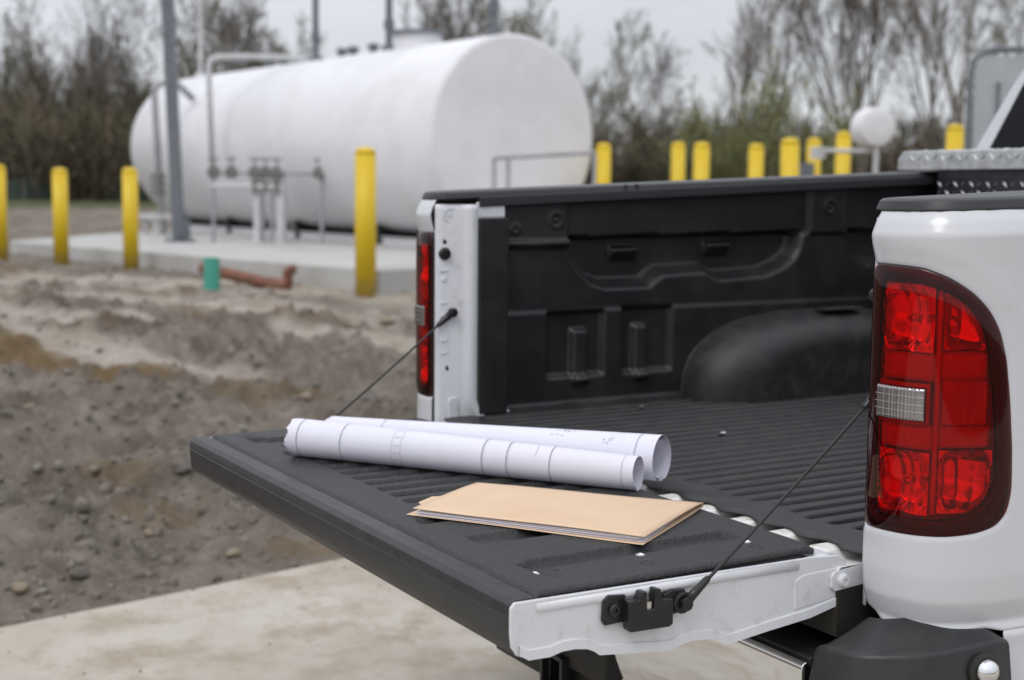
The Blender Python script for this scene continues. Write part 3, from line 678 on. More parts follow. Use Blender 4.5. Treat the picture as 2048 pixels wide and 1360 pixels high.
# brush: ribbon twigs and dead leaves, too many to count
def clump(seed, H):
    r = random.Random(seed); sg = []
    for k in range(26):
        a = r.uniform(0, 6.28); rad = r.uniform(0, 1.3); p_ = Vector((math.cos(a) * rad, math.sin(a) * rad, -.1)); d = Vector((math.cos(a) * .3 + r.uniform(-.2, .2), math.sin(a) * .3 + r.uniform(-.2, .2), 1)).normalized()
        ln = H * r.uniform(.5, 1.1); q = p_
        for i in range(4):
            d = (d + Vector((r.uniform(-1, 1), r.uniform(-1, 1), r.uniform(-.3, .4))) * .22).normalized(); q2 = q + d * ln / 4; sg.append((q, q2, .03, .025))
            for j in range(5):
                c_ = q.lerp(q2, r.random()); e = (d + Vector((r.uniform(-1, 1), r.uniform(-1, 1), r.uniform(-.3, .8))) * .9).normalized(); c2 = c_ + e * H * r.uniform(.12, .3); sg.append((c_, c2, .022, .016))
                for l in range(2):
                    c3 = c_.lerp(c2, r.random()); e2 = (e + Vector((r.uniform(-1, 1), r.uniform(-1, 1), r.uniform(-.6, .6)))).normalized(); sg.append((c3, c3 + e2 * H * .12, .016, .012))
            q = q2
    return segarr(sg)
CL = [clump(s_, 3.4) for s_ in (21, 22, 23, 24)]
def brush(name, n, mt, place, leaf, seed, lsz=.07):
    r = np.random.RandomState(seed); Vs = []; Fs = []; o_ = 0
    for i in range(n):
        x, y, z, s_ = place(i, r); c_ = CL[i % 4]; a = r.rand() * 6.28; Rm = np.array([[math.cos(a), -math.sin(a), 0], [math.sin(a), math.cos(a), 0], [0, 0, 1]])
        V_, F_ = prisms(c_[0] @ Rm.T * s_ + [x, y, z], c_[1] @ Rm.T * s_ + [x, y, z], c_[2], c_[3], 2)
        Vs.append(V_); Fs.append(F_ + o_); o_ += len(V_)
        E_ = c_[1][r.randint(0, len(c_[1]), leaf)] @ Rm.T * s_ + [x, y, z] + r.randn(leaf, 3) * .15
        Vb = (E_[:, None] + r.randn(leaf, 4, 3) * lsz).reshape(-1, 3); Vs.append(Vb); Fs.append(np.arange(leaf * 4).reshape(-1, 4) + o_); o_ += leaf * 4
    o = obj(name, np.vstack(Vs), np.vstack(Fs), mt); return o
def pl_(i, r):
    row = i % 3; D = (47, 56, 68)[row] + r.rand() * 6; l_ = (-.62 + 1.3 * (i // 3) / 62 + .01 * r.randn()) * D
    q = CAM + FWH * D + RTH * l_; px = l_ / D * 2750 + 1024
    s_ = (.80, 1.1, 1.45)[row] * (1.12 if px < 650 else .80) * (.8 + .4 * r.rand())
    return q.x, q.y, float(terrain(np.array([q.x]), np.array([q.y]))[0]), s_
o = brush('undergrowth', 186, M['brush'], pl_, 260, 3, .06); tag(o, 'brown tangle of brush filling the foot of the wood', 'undergrowth', kind='stuff')
sh = [(1500, 40, 1.15), (1570, 42, 1.25), (1430, 43, .9)]
for i, (px, D, s_) in enumerate(sh):
    q = CAM + FWH * D + RTH * LT(px, D); z = float(terrain(np.array([q.x]), np.array([q.y]))[0])
    o = brush('leafing_shrub', 1, M['leafbush'], lambda i_, r_: (0, 0, 0, s_), 900, 60 + i, .05); o.location = (q.x, q.y, z)
    tag(o, ('tallest green leafing shrub behind the lone bollard', 'green leafing shrub right of the tallest one, left of the drum', 'low green leafing shrub above the bollard pair')[i], 'shrub', 'green shrubs before the wood')

# ------------------------------------------------------------------ PICKUP TRUCK
truck = empty('pickup_truck', (0, 0, 0)); tag(truck, 'white pickup truck with tailgate lowered and black lined bed', 'pickup truck')
KN = [(.828, -.008), (.86, -.012), (.89, -.011), (.92, -.004), (.95, .013), (.975, .042), (.995, .086), (1.009, .15), (1.018, .25), (1.026, .5), (1.03, 2.12)]
def catmull(K, n=40):
    K = np.array(K, float); Kp = np.vstack([2 * K[0] - K[1], K, 2 * K[-1] - K[-2]]); out = []
    for i in range(len(K) - 1):
        p0, p1, p2, p3 = Kp[i:i + 4]
        for t_ in np.linspace(0, 1, n, endpoint=False):
            out.append(.5 * ((2 * p1) + (-p0 + p2) * t_ + (2 * p0 - 5 * p1 + 4 * p2 - p3) * t_ * t_ + (-p0 + 3 * p1 - 3 * p2 + p3) * t_ ** 3))
    out.append(K[-1]); return np.array(out)
CD = catmull(KN); CAL = np.concatenate([[0], np.cumsum(np.linalg.norm(np.diff(CD, axis=0), axis=1))])
SMAX = CAL[-1]
LAMP = [(0.0, 1.4657), (.055, 1.4645), (0.1065, 1.4609), (0.151, 1.444), (0.1895, 1.4195), (0.218, 1.3919), (0.239, 1.358), (0.2535, 1.3114), (0.265, 1.2431), (0.2745, 1.157), (0.2775, 1.0878), (0.2695, 1.0494), (0.2475, 1.0277), (0.2095, 1.0175), (0.1575, 1.0120), (0.0995, 1.0105), (.05, 1.0095), (0.0, 1.0083)]
LIN = [(0.020, 1.4432), (.06, 1.441), (0.1075, 1.436), (0.152, 1.4208), (0.182, 1.4003), (0.2055, 1.3711), (0.2195, 1.3291), (0.2335, 1.2444), (0.2425, 1.1588), (0.243, 1.1074), (0.2305, 1.0736), (0.1985, 1.0509), (0.148, 1.0392), (0.0805, 1.0375), (0.022, 1.0370), (.020, 1.2)]
def sxy(s, off):
    x = np.interp(s, CAL, CD[:, 0]); y = np.interp(s, CAL, CD[:, 1])
    x2 = np.interp(s + .004, CAL, CD[:, 0]); y2 = np.interp(s + .004, CAL, CD[:, 1]); x1 = np.interp(s - .004, CAL, CD[:, 0]); y1 = np.interp(s - .004, CAL, CD[:, 1])
    tx, ty = x2 - x1, y2 - y1; l = np.hypot(tx, ty) + 1e-9; return x + ty / l * off, y - tx / l * off
def indist(s, z, poly):
    # distance to polygon outline (positive), vectorised
    d = np.full(np.shape(s), 9.)
    for i in range(len(poly)):
        (ax, ay), (bx, by) = poly[i], poly[(i + 1) % len(poly)]; dx, dy = bx - ax, by - ay
        t_ = np.clip(((s - ax) * dx + (z - ay) * dy) / (dx * dx + dy * dy + 1e-12), 0, 1); d = np.minimum(d, np.hypot(s - ax - t_ * dx, z - ay - t_ * dy))
    return d
def inside(s, z, poly):
    c_ = np.zeros(np.shape(s), bool)
    for i in range(len(poly)):
        (ax, ay), (bx, by) = poly[i], poly[(i + 1) % len(poly)]
        c_ ^= ((ay > z) != (by > z)) & (s < (bx - ax) * (z - ay) / (by - ay + 1e-12) + ax)
    return c_
RISE = .043
def body_off(s, z):
    yv = np.clip(np.interp(s, CAL, CD[:, 1]), 0, 9); zz = z - RISE * yv * smooth01((z - 1.2) / .3)
    o = np.interp(zz, [.55, .7, .815, .832, .843, .855, .872, .895, .94, 1.0, 1.44, 1.465, 1.49, 1.517, 1.54, 1.575], [-.01, -.008, -.012, -.008, -.013, -.018, -.012, -.004, 0, 0, 0, .0005, .003, .006, -.003, -.026])
    di = indist(s, z, LAMP) * (~inside(s, z, LAMP)); rec = smooth01(1 - di / .045) * (s < .42) * smooth01((z - 1.2) / .2); lip = smooth01(1 - di / .008) * (s < .42)
    return o - .006 * rec - .0025 * lip
def bpos(s, z, off=0., body=True):
    o = off + (body_off(s, z) if body else 0); x, y = sxy(s, o); return np.stack([x, y, z], -1)
sg_ = np.concatenate([np.arange(0, .40, .006), np.arange(.40, SMAX, .05), [SMAX]])
zb_ = np.interp(sg_, [0, .040, .0575, .108, .13, .1535, .2005, .248, .283, .32, 9], [.865, .845, .8415, .8390, .8392, .8400, .8432, .8450, .8375, .8375, .8375])
tv = np.linspace(0, 1, 150)
yv = np.clip(np.interp(sg_, CAL, CD[:, 1]), 0, 9); ztop = 1.567 + RISE * yv
SS = np.repeat(sg_[:, None], len(tv), 1); ZZ = zb_[:, None] + tv[None] * (ztop - zb_)[:, None]
V = bpos(SS.ravel(), ZZ.ravel())
F = gridfaces(len(sg_), len(tv))
cs = SS.ravel()[F].mean(1); cz = ZZ.ravel()[F].mean(1)
kill = inside(cs, cz, LAMP) & ((indist(cs, cz, LAMP) > .005) | (cs < .012))
whl = (np.hypot(np.interp(cs, CAL, CD[:, 1]) - 1.36, cz - .40) < .47)
F = F[~kill & ~whl]
sg3 = np.concatenate([[.285, .29, .30, .315], np.arange(.34, SMAX, .05), [SMAX]]); tz3 = np.linspace(0, 1, 20)
S3 = np.repeat(sg3[:, None], 20, 1); Z3 = .58 + tz3[None] * (.838 + .0 * sg3[:, None] - .58); F3_ = gridfaces(len(sg3), 20)
wy3 = np.interp(S3.ravel()[F3_].mean(1), CAL, CD[:, 1]); k3 = np.hypot(wy3 - 1.36, Z3.ravel()[F3_].mean(1) - .40) < .47
F = np.vstack([F, F3_[~k3] + len(V)]); V = np.vstack([V, bpos(S3.ravel(), Z3.ravel())])
side = obj('bed_side', V, F, M['paint'], truck, smooth=True)
md = side.modifiers.new('thick', 'SOLIDIFY'); md.thickness = .003; md.offset = -1 if True else 1

# lamp
tl = empty('tail_light', (0, 0, 0), truck)
def resamp(poly, n=120):
    P_ = np.array(poly + [poly[0]]); d = np.concatenate([[0], np.cumsum(np.linalg.norm(np.diff(P_, axis=0), axis=1))]); t_ = np.linspace(0, d[-1], n, endpoint=False)
    return np.stack([np.interp(t_, d, P_[:, 0]), np.interp(t_, d, P_[:, 1])], -1)
def smoothpoly(P_, k=2):
    for _ in range(k): P_ = P_ * .5 + (np.roll(P_, 1, 0) + np.roll(P_, -1, 0)) * .25
    return P_
LO = smoothpoly(resamp(LAMP, 160), 3)
LI = smoothpoly(resamp(LIN, 160), 3); 
def rayhit(P_, c_, n=160):
    a = np.linspace(-PI, PI, n, endpoint=False); an = np.arctan2(P_[:, 1] - c_[1], P_[:, 0] - c_[0]); rr = np.hypot(P_[:, 0] - c_[0], P_[:, 1] - c_[1]); o = np.argsort(an)
    R_ = np.interp(a, an[o], rr[o], period=2 * PI); return np.stack([c_[0] + R_ * np.cos(a), c_[1] + R_ * np.sin(a)], -1)
cc = (.135, 1.235); LO = rayhit(LO, cc); LI = rayhit(LI, cc)
def rings(name, levels, m, parent, closefill=False):
    # levels: list of (outline, offset)
    V_ = np.vstack([bpos(o_[:, 0], o_[:, 1], f_, body=False) for o_, f_ in levels]); n_ = len(levels[0][0]); k = len(levels)
    i = np.arange(n_); j = (i + 1) % n_
    F_ = np.vstack([np.stack([q * n_ + i, q * n_ + j, (q + 1) * n_ + j, (q + 1) * n_ + i], -1) for q in range(k - 1)])
    return obj(name, V_, F_, m, parent, smooth=True)
def lerpo(a, b, t_): return a * (1 - t_) + b * t_
ctr = np.repeat([cc], len(LO), 0)
OUTR = LO + (LO - ctr) / np.linalg.norm(LO - ctr, axis=1)[:, None] * .004; OUTR[:, 0] = np.maximum(OUTR[:, 0], -.002)
rings('lamp_border', [(OUTR, -.012), (OUTR, -.002), (LO, .0015), (lerpo(LO, LI, .9), .0018), (LI, -.001), (LI, -.012)], M['lampblack'], tl)
rings('lens', [(LO, .002)] + [(lerpo(LO, ctr, t_), .0030 + .0045 * math.sin(min(1, t_ * 5) * PI / 2)) for t_ in np.linspace(.03, .999, 24)], M['lens'], tl)
rings('lamp_housing', [(LI, -.006), (LI, -.045)] + [(lerpo(LI, ctr, t_), -.05) for t_ in np.linspace(.02, .999, 12)], M['redpl2'], tl)
def bowl(c_, rs_, rz_, depth, sq, seed, name='reflector', m=None, off=-.008):
    n_ = 64; a = np.linspace(0, 2 * PI, n_, endpoint=False); r_ = np.random.RandomState(seed)
    rad = (np.abs(np.cos(a)) ** sq + np.abs(np.sin(a)) ** sq) ** (-1 / sq); lv = []
    for t_ in np.linspace(1, .02, 16):
        fac = .0035 * np.sign(np.sin(a * 7 + seed)) * t_ * (1 - t_) * 3 + .0022 * np.sin(t_ * 16 + 1.5 * np.sin(a * 2 + seed)) + .004 * (a > PI) * (t_ > .5)
        lv.append((np.stack([c_[0] + rs_ * rad * t_ * np.cos(a), c_[1] + rz_ * rad * t_ * np.sin(a)], -1), off - depth * (1 - t_ ** 2) + fac))
    V_ = np.vstack([bpos(o_[:, 0], o_[:, 1], f_, body=False) for o_, f_ in lv]); i = np.arange(n_); j = (i + 1) % n_
    F_ = np.vstack([np.stack([q * n_ + i, q * n_ + j, (q + 1) * n_ + j, (q + 1) * n_ + i], -1) for q in range(15)])
    o = obj(name, V_, F_, m or M['refl'], tl, smooth=True)
    return o
def sbox(name, s0, s1, z0, z1, o0, o1, m, ribs=0, parent=None, rib_amp=.0015, vert=True):
    ns = max(8, int((s1 - s0) / .0022)) if ribs else 10; nz_ = max(6, int((z1 - z0) / .003)) if ribs else 8
    ss = np.linspace(s0, s1, ns); zz = np.linspace(z0, z1, nz_); S2, Z2 = np.meshgrid(ss, zz, indexing='ij')
    e = np.minimum(np.minimum(S2 - s0, s1 - S2), np.minimum(Z2 - z0, z1 - Z2)); of = o0 + (o1 - o0) * smooth01(e / .004)
    if ribs: of = of + rib_amp * np.sin((S2 if vert else Z2) * ribs) * (e > .002)
    return obj(name, bpos(S2.ravel(), Z2.ravel(), of.ravel(), body=False), gridfaces(ns, nz_), m, parent or tl, smooth=True)
def bay(s0, s1, z0, z1, depth, ns, nz_, seed, cut=None):
    # reflector bay: a curved mirror made of pillow facets, shaped side walls
    a = max(40, int((s1 - s0) / .0012)); b_ = max(40, int((z1 - z0) / .0012))
    S2, Z2 = np.meshgrid(np.linspace(s0, s1, a), np.linspace(z0, z1, b_), indexing='ij')
    u = (S2 - s0) / (s1 - s0) * 2 - 1; v = (Z2 - z0) / (z1 - z0) * 2 - 1
    rr = np.abs(u) ** 3.5 + np.abs(v) ** 3.5
    of = -.006 - depth * np.clip(1 - rr * .9, 0, 1) ** .7
    pil = np.abs(np.sin((u + .25 * v * v) * ns * PI / 2)) * .0035 + np.abs(np.sin((v + .15 * u) * nz_ * PI / 2)) * .0022
    of = of + pil * np.clip(1 - rr, 0, 1) ** .4
    F_ = gridfaces(a, b_); V_ = bpos(S2.ravel(), Z2.ravel(), of.ravel(), body=False)
    ins_ = inside(S2.ravel(), Z2.ravel(), LIN)[F_].all(1)
    return obj('reflector', V_, F_[ins_], M['refl'], tl, smooth=True)
bay(.026, .126, 1.322, 1.436, .036, 4, 3, 1); bay(.142, .222, 1.328, 1.432, .028, 2, 3, 2)
bay(.026, .126, 1.044, 1.152, .036, 4, 3, 3); bay(.142, .240, 1.050, 1.158, .030, 3, 3, 4)
sbox('red_band', .023, .1285, 1.271, 1.320, -.016, -.006, M['redpl'])
sbox('red_band', .1415, .229, 1.277, 1.326, -.016, -.005, M['redpl'])
sbox('red_band', .1415, .238, 1.160, 1.198, -.016, -.005, M['redpl'])
sbox('red_band', .023, .1285, 1.154, 1.198, -.016, -.007, M['redpl'])
sbox('red_panel', .1415, .230, 1.198, 1.277, -.018, -.009, M['redpl2'], ribs=900, rib_amp=.0008)
sbox('red_divider', .1285, .1415, 1.045, 1.428, -.014, -.007, M['redpl'])
sbox('red_edge', .0215, .0275, 1.045, 1.438, -.016, -.008, M['redpl'])
rvp = sbox('reverse_lamp', .0245, .118, 1.205, 1.264, .003, .0092, M['revlens'], ribs=1050, rib_amp=.0017)
b = B()
for zz_ in (1.222, 1.234, 1.247):
    q_ = [bpos(np.array([a_]), np.array([zz_]), .0098, body=False)[0] for a_ in np.linspace(.028, .115, 10)]
    b.tube(q_, .0009, 6)
b.build('lens_rib', M['revlens'], rvp)
sbox('reverse_lamp_frame', .0215, .123, 1.199, 1.270, -.004, .0045, M['redpl2'])
for q in ((.070, 1.378), (.072, 1.098)):
    c_ = bpos(np.array([q[0]]), np.array([q[1]]), -.030, body=False)[0]
    B().lathe([(.001, .018), (.007, .014), (.009, .005), (.008, -.006), (.004, -.014)], c_, (.86, -.5, 0), 12).build('bulb', M['zinc'], tl, smooth=True)

def loft_(b, secs):
    n_ = len(secs[0]); v = [q for s_ in secs for q in s_]
    f = [(a * n_ + i, a * n_ + (i + 1) % n_, (a + 1) * n_ + (i + 1) % n_, (a + 1) * n_ + i) for a in range(len(secs) - 1) for i in range(n_)] + [tuple(range(n_))[::-1], tuple((len(secs) - 1) * n_ + i for i in range(n_))]
    b.add(v, f)
# rail cap
def railcap():
    outl = [(.800, .05), (.806, .012), (.832, .000), (.86, -.004), (.89, -.003), (.917, .004), (.944, .019), (.968, .048), (.987, .09), (1.001, .15), (1.010, .25), (1.018, .5), (1.022, 2.12), (.800, 2.12)]
    outl = [tuple(q) for q in outl]; n_ = len(outl); c_ = Vector((.9, 1.0))
    def inset(d):
        out = []
        for i, (x, y) in enumerate(outl):
            p0 = Vector(outl[i - 1]); p1 = Vector((x, y)); p2 = Vector(outl[(i + 1) % n_]); t1 = (p1 - p0).normalized(); t2 = (p2 - p1).normalized()
            nrm = Vector((-(t1 + t2).y, (t1 + t2).x)).normalized(); out.append((x + nrm.x * d, y + nrm.y * d))
        return out
    b = B(); v = []
    for d, z in ((.012, -.016), (0.0, -.014), (.000, -.010), (.005, .003), (.012, .007), (.03, .0085)):
        for (x, y) in inset(d): v.append((x, y, 1.571 + z + RISE * max(y, 0)))
    f = []
    for k in range(5):
        for i in range(n_): j = (i + 1) % n_; f.append((k * n_ + i, k * n_ + j, (k + 1) * n_ + j, (k + 1) * n_ + i))
    f.append(tuple(5 * n_ + i for i in range(n_))); f.append(tuple(range(n_))[::-1])
    b.add(v, f); o = b.build('rail_cap', M['rail'], truck, bevel=.002)
    ll = B(); loft_(ll, [[(.790, .12, 1.538), (.798, .12, 1.538), (.808, .12, 1.565), (.790, .12, 1.565)], [(.790, 2.1, 1.538 + RISE * 2.1), (.798, 2.1, 1.538 + RISE * 2.1), (.808, 2.1, 1.565 + RISE * 2.1), (.790, 2.1, 1.565 + RISE * 2.1)]]); ll.build('cap_lip', M['rail'], o, bevel=.002)
    for y in (.62, .66):
        B().box(.797, 1.021, y, y + .004, 1.556 + RISE * y, 1.578 + RISE * y).build('cap_seam', M['dark'], o)
    return o
cap = railcap()

# inner pillar (jamb)
jm = [(.829, .000), (.824, .000), (.817, .006), (.813, .014), (.8055, .072), (.800, .080), (.790, .086), (.787, .094), (.788, .108), (.797, .116), (.797, .200), (.83, .205)]
b = B(); zs = [.86, .92, .95, .97, 1.0, 1.1, 1.2, 1.3, 1.4, 1.5, 1.53, 1.545]; v = []
for z in zs:
    k = smooth01(np.array((1.0 - z) / .09)) * .05
    for i, (x, y) in enumerate(jm): v.append((x - (.003 * math.sin(z * 31) if 2 < i < 5 else 0) , y + (k if i >= 5 else 0), z))
nj = len(jm); f = [(a * nj + i, a * nj + i + 1, (a + 1) * nj + i + 1, (a + 1) * nj + i) for a in range(len(zs) - 1) for i in range(nj - 1)]
b.add(v, f); jamb = b.build('door_jamb', M['paint_in'], truck, smooth=True); jamb.name = 'rear_pillar'
md = jamb.modifiers.new('thick', 'SOLIDIFY'); md.thickness = .003; md.offset = 0
B().lathe([(.018, -.004), (.018, .003), (.014, .009), (.007, .010), (.007, .012), (.011, .012), (.011, .016)], (.813, .022, 1.409), (-1, 0, 0), 20).build('striker_bolt', M['latch'], jamb)
B().lathe([(.006, 0), (.006, .003)], (.813, .021, 1.442), (-1, 0, 0), 12).build('jamb_plug', M['latch'], jamb)
B().lathe([(.007, 0), (.007, .003)], (.811, .030, 1.091), (-1, 0, 0), 12).build('jamb_plug', M['latch'], jamb)
B().lathe([(.010, 0), (.010, .002), (.006, .005)], (.813, .020, 1.338), (-1, 0, 0), 16).build('jamb_screw', M['paint_in'], jamb)
B().lathe([(.022, 0), (.022, .002), (.017, .003), (.017, .0015), (.006, .0015), (.006, .004)], (.810, .035, 1.515), (-1, 0, 0), 24).build('jamb_boss', M['paint_in'], jamb)
b = B()
for z in (1.36, 1.27, 1.235, 1.165, 1.13): b.box(.8085, .812, .010, .036, z, z + .005)
b.tube([(.8095, .052, 1.02), (.8095, .056, 1.2), (.8095, .050, 1.38), (.8095, .058, 1.46), (.8095, .050, 1.53)], .0022, 6)
b.tube([(.811, .012, 1.45), (.811, .020, 1.46), (.811, .022, 1.475), (.811, .012, 1.50)], .002, 6)
b.tube([(.811, .012, 1.30), (.811, .016, 1.31), (.811, .045, 1.312), (.811, .05, 1.35)], .002, 6)
b.box(.8085, .8125, .028, .031, 1.13, 1.36); b.build('jamb_crease', M['paint_in'], jamb, bevel=.001)
b = B().prism([(.03, .92), (.062, .92), (.062, 1.0), (.058, 1.008), (.036, 1.008), (.03, 1.0)], .802, .809, 'x'); b.build('jamb_pocket', M['paint_in'], jamb, bevel=.003)
# gusset: white top part and black strip
B().box(.7945, .799, .112, .203, 1.510, 1.552).build('jamb_top_panel', M['paint_in'], jamb, bevel=.002)
B().box(.785, .7965, .1175, .212, .955, 1.508).build('liner_return', M['wall'], truck, bevel=.004)

# bed wall liner: moulded relief
def wall_liner():
    ys = np.arange(.19, 2.02, .006); zs = np.concatenate([np.arange(.945, 1.60, .006)])
    Yg, Zg = np.meshgrid(ys, zs, indexing='ij'); zr = Zg - RISE * 0
    top = 1.535 + RISE * Yg; tt = (Zg - .945) / (1.597 - .945); Zg = .945 + tt * (top + .02 - .945)
    d = np.zeros_like(Yg)
    line = 1.447 + .012 * (Yg - .43)
    d += .014 * smooth01((line - Zg) / .006)
    d += .022 * boxm(Yg, Zg, .0, .432, 1.424, 3, .006); d += .024 * boxm(Yg, Zg, 1.37, 1.532, 1.455, 3, .006)
    U = [(.432, 1.60), (.432, 1.427), (.445, 1.385), (.477, 1.345), (.515, 1.312), (.568, 1.295), (.734, 1.295), (.765, 1.318), (.79, 1.330), (.945, 1.335), (.975, 1.318), (1.006, 1.308), (1.200, 1.318), (1.274, 1.343), (1.315, 1.37), (1.336, 1.399), (1.355, 1.464), (1.36, 1.60)]
    sd_ = indist(Yg, Zg, U) * np.where(inside(Yg, Zg, U), 1, -1)
    d -= .058 * smooth01(sd_ / .036 + .12) * (Zg < line + .003)
    U2 = [(1.534, 1.60), (1.534, 1.43), (1.56, 1.38), (1.629, 1.344), (2.2, 1.344), (2.2, 1.6)]
    sd_ = indist(Yg, Zg, U2) * np.where(inside(Yg, Zg, U2), 1, -1); d -= .045 * smooth01(sd_ / .030 + .15) * (Zg < line + .003)
    d += .030 * boxm(Yg, Zg, .62, .713, 1.380, 1.414, .008) * (1 - .8 * np.clip((1.414 - Zg) / .034, 0, 1)) * 1.2
    d += .030 * boxm(Yg, Zg, .982, 1.074, 1.388, 1.424, .008) * (1 - .8 * np.clip((1.424 - Zg) / .034, 0, 1)) * 1.2
    for (a, b_, c_, e_) in ((.366, .563, 1.042, 1.231), (.633, .816, 1.042, 1.236)): d -= .022 * boxm(Yg, Zg, a, b_, c_, e_, .012)
    for (a, b_, c_, e_) in ((.454, .505, 1.02, 1.178), (.676, .721, 1.02, 1.183)): d += .024 * boxm(Yg, Zg, a, b_, c_, e_, .009)
    d += .006 * smooth01((1.24 - Zg) / .01)
    for (a, c_) in ((.388, 1.500), (1.45, 1.541)):
        rr = np.hypot(Yg - a, Zg - c_); d += .006 * (smooth01((.026 - rr) / .005) - 1.5 * smooth01((.019 - rr) / .005) + 1.0 * smooth01((.009 - rr) / .004))
    rr = np.hypot(Yg - .25, Zg - 1.475); d += .006 * (smooth01((.016 - rr) / .004) - smooth01((.011 - rr) / .004))
    d += .05 * smooth01((.975 - Zg) / .03) ** 2
    x = .85 - d - .012
    V_ = np.stack([x, Yg, Zg], -1).reshape(-1, 3); return obj('wall_liner', V_, gridfaces(len(ys), len(zs))[:, ::-1], M['wall'], truck, smooth=True)
wl = wall_liner()
# wheel housing: rounded loaf
n1_, n2_ = 72, 26; th = np.linspace(-.02, PI + .02, n1_); V = []
for a in th:
    cy_, sz_ = math.cos(a), max(math.sin(a), 0); e_ = 2 / 2.7
    py, pz = -np.sign(cy_) * abs(cy_) ** e_, sz_ ** e_
    for k in range(n2_ + 6):
        if k >= n2_: q_ = (k - n2_ + 1) / 6; dx = .214 - .0 * q_; sc_ = .59 * (1 - q_)
        elif k < 5: tt_ = k / 4; dx = .014 * smooth01(np.array(tt_)); sc_ = 1 - .015 * tt_
        else: tt_ = (k - 5) / (n2_ - 6); dx = .014 + .20 * math.sin(tt_ * PI / 2) ** .8; sc_ = .95 - .36 * (1 - math.cos(tt_ * PI / 2)) ** 1.15
        V.append((.842 - dx, 1.40 + .575 * py * sc_, .948 + .275 * pz * sc_))
V = np.array(V); F = gridfaces(n1_, n2_ + 6)
b = B(); b.add(V.tolist(), F.tolist())
wh = b.build('wheel_housing', M['liner'], truck, smooth=True)
B().box(.69, .75, 1.33, 1.50, 1.213, 1.219).build('housing_slot', M['dark'], wh, bevel=.003)

# bed floor liner with ribs
def floor_liner():
    xs = np.arange(-.835, .8351, .0048); ys = np.concatenate([np.arange(.012, .22, .005), np.arange(.22, 2.04, .05)])
    Xg, Yg = np.meshgrid(xs, ys, indexing='ij')
    ph = (Xg + .0285) / .057; tri = np.abs((ph % 1) - .5) * 2
    rib = smooth01((tri - .16) / .42) ** .8
    on = smooth01((Yg - (.098 + .012 * np.cos(Xg * 27))) / .035) * smooth01((.785 - np.abs(Xg)) / .01)
    fl = smooth01((tri - .28) / .42)
    z = .953 - .022 * (1 - rib) * on
    lip = .006 * smooth01((.03 - Yg) / .02); z = z - lip
    wav = .010 * np.sin(Xg * 2 * PI / .117 + 1.0); Yy = Yg + wav * smooth01((.07 - Yg) / .06)
    # tie-down screw dimples
    for (a, c_) in ((.33, .62), (.2, 1.15)):
        rr = np.hypot(Xg - a, Yg - c_); z = z + .004 * smooth01((.02 - rr) / .006)
    V_ = np.stack([Xg, Yy, z], -1).reshape(-1, 3); o = obj('floor_liner', V_, gridfaces(len(xs), len(ys))[:, ::-1], M['liner'], truck, smooth=True)
    md = o.modifiers.new('thick', 'SOLIDIFY'); md.thickness = .003; md.offset = -1
    return o
fl = floor_liner()
for (x, y) in ((.36, .52), (-.24, .55), (-.70, .62), (-.55, 1.5), (.05, 1.35)):
    B().lathe([(.010, 0), (.010, .003), (.006, .005), (.006, .002)], (x, y, .9535), (0, 0, 1), 14).build('floor_screw', M['zinc'], fl)
# white cross sill with pressed beads
xs = np.arange(-.80, .8001, .004); ys = np.arange(-.050, .075, .004); Xg, Yg = np.meshgrid(xs, ys, indexing='ij')
ph = ((Xg + .035) / .117) % 1 - .5
bead = smooth01((.30 - np.abs(ph)) / .12) * smooth01((Yg + .034) / .016)
z = .926 + .017 * bead - .03 * smooth01((-.036 - Yg) / .012)
sill = obj('bed_sill', np.stack([Xg, Yg, z], -1).reshape(-1, 3), gridfaces(len(xs), len(ys))[:, ::-1], M['sill'], truck, smooth=True)
B().box(-.80, .80, .07, .20, .80, .925).box(-.80, .80, -.040, .07, .80, .900).build('sill_beam', M['dark'], truck)

# ---------------- tailgate (lowered)
gate = empty('tailgate', (0, 0, 0), truck)
prof = [(-.70, .944), (-.10, .944), (-.035, .946), (-.018, .938), (-.012, .922), (-.012, .862), (-.1, .846), (-.192, .838), (-.280, .829), (-.292, .831), (-.306, .840), (-.33, .845), (-.365, .847), (-.382, .845), (-.408, .838), (-.47, .845), (-.547, .854), (-.558, .862), (-.571, .868), (-.595, .872), (-.619, .872), (-.642, .867), (-.680, .868), (-.697, .876), (-.704, .888), (-.706, .91)]
B().prism(prof, -.792, .792, 'x').build('gate_shell', M['paint_in'], gate, bevel=.006, seg=3)
ep = [(-.704, .9585), (-.10, .951), (-.035, .946), (-.018, .938), (-.012, .922), (-.012, .862), (-.1, .846), (-.192, .838), (-.280, .829), (-.292, .831), (-.306, .840), (-.33, .845), (-.365, .847), (-.382, .845), (-.408, .838), (-.47, .845), (-.547, .854), (-.558, .862), (-.571, .868), (-.595, .872), (-.619, .872), (-.642, .866), (-.683, .867), (-.700, .874), (-.709, .888), (-.7115, .91), (-.7115, .95)]
ep2 = [(max(y, -.699), z) for y, z in ep]
for a, c_, ep_ in ((.786, .7925, ep), (-.7925, -.786, ep2)): B().prism(ep_, a, c_, 'x').build('side_plate', M['paint_in'], gate, bevel=.002)
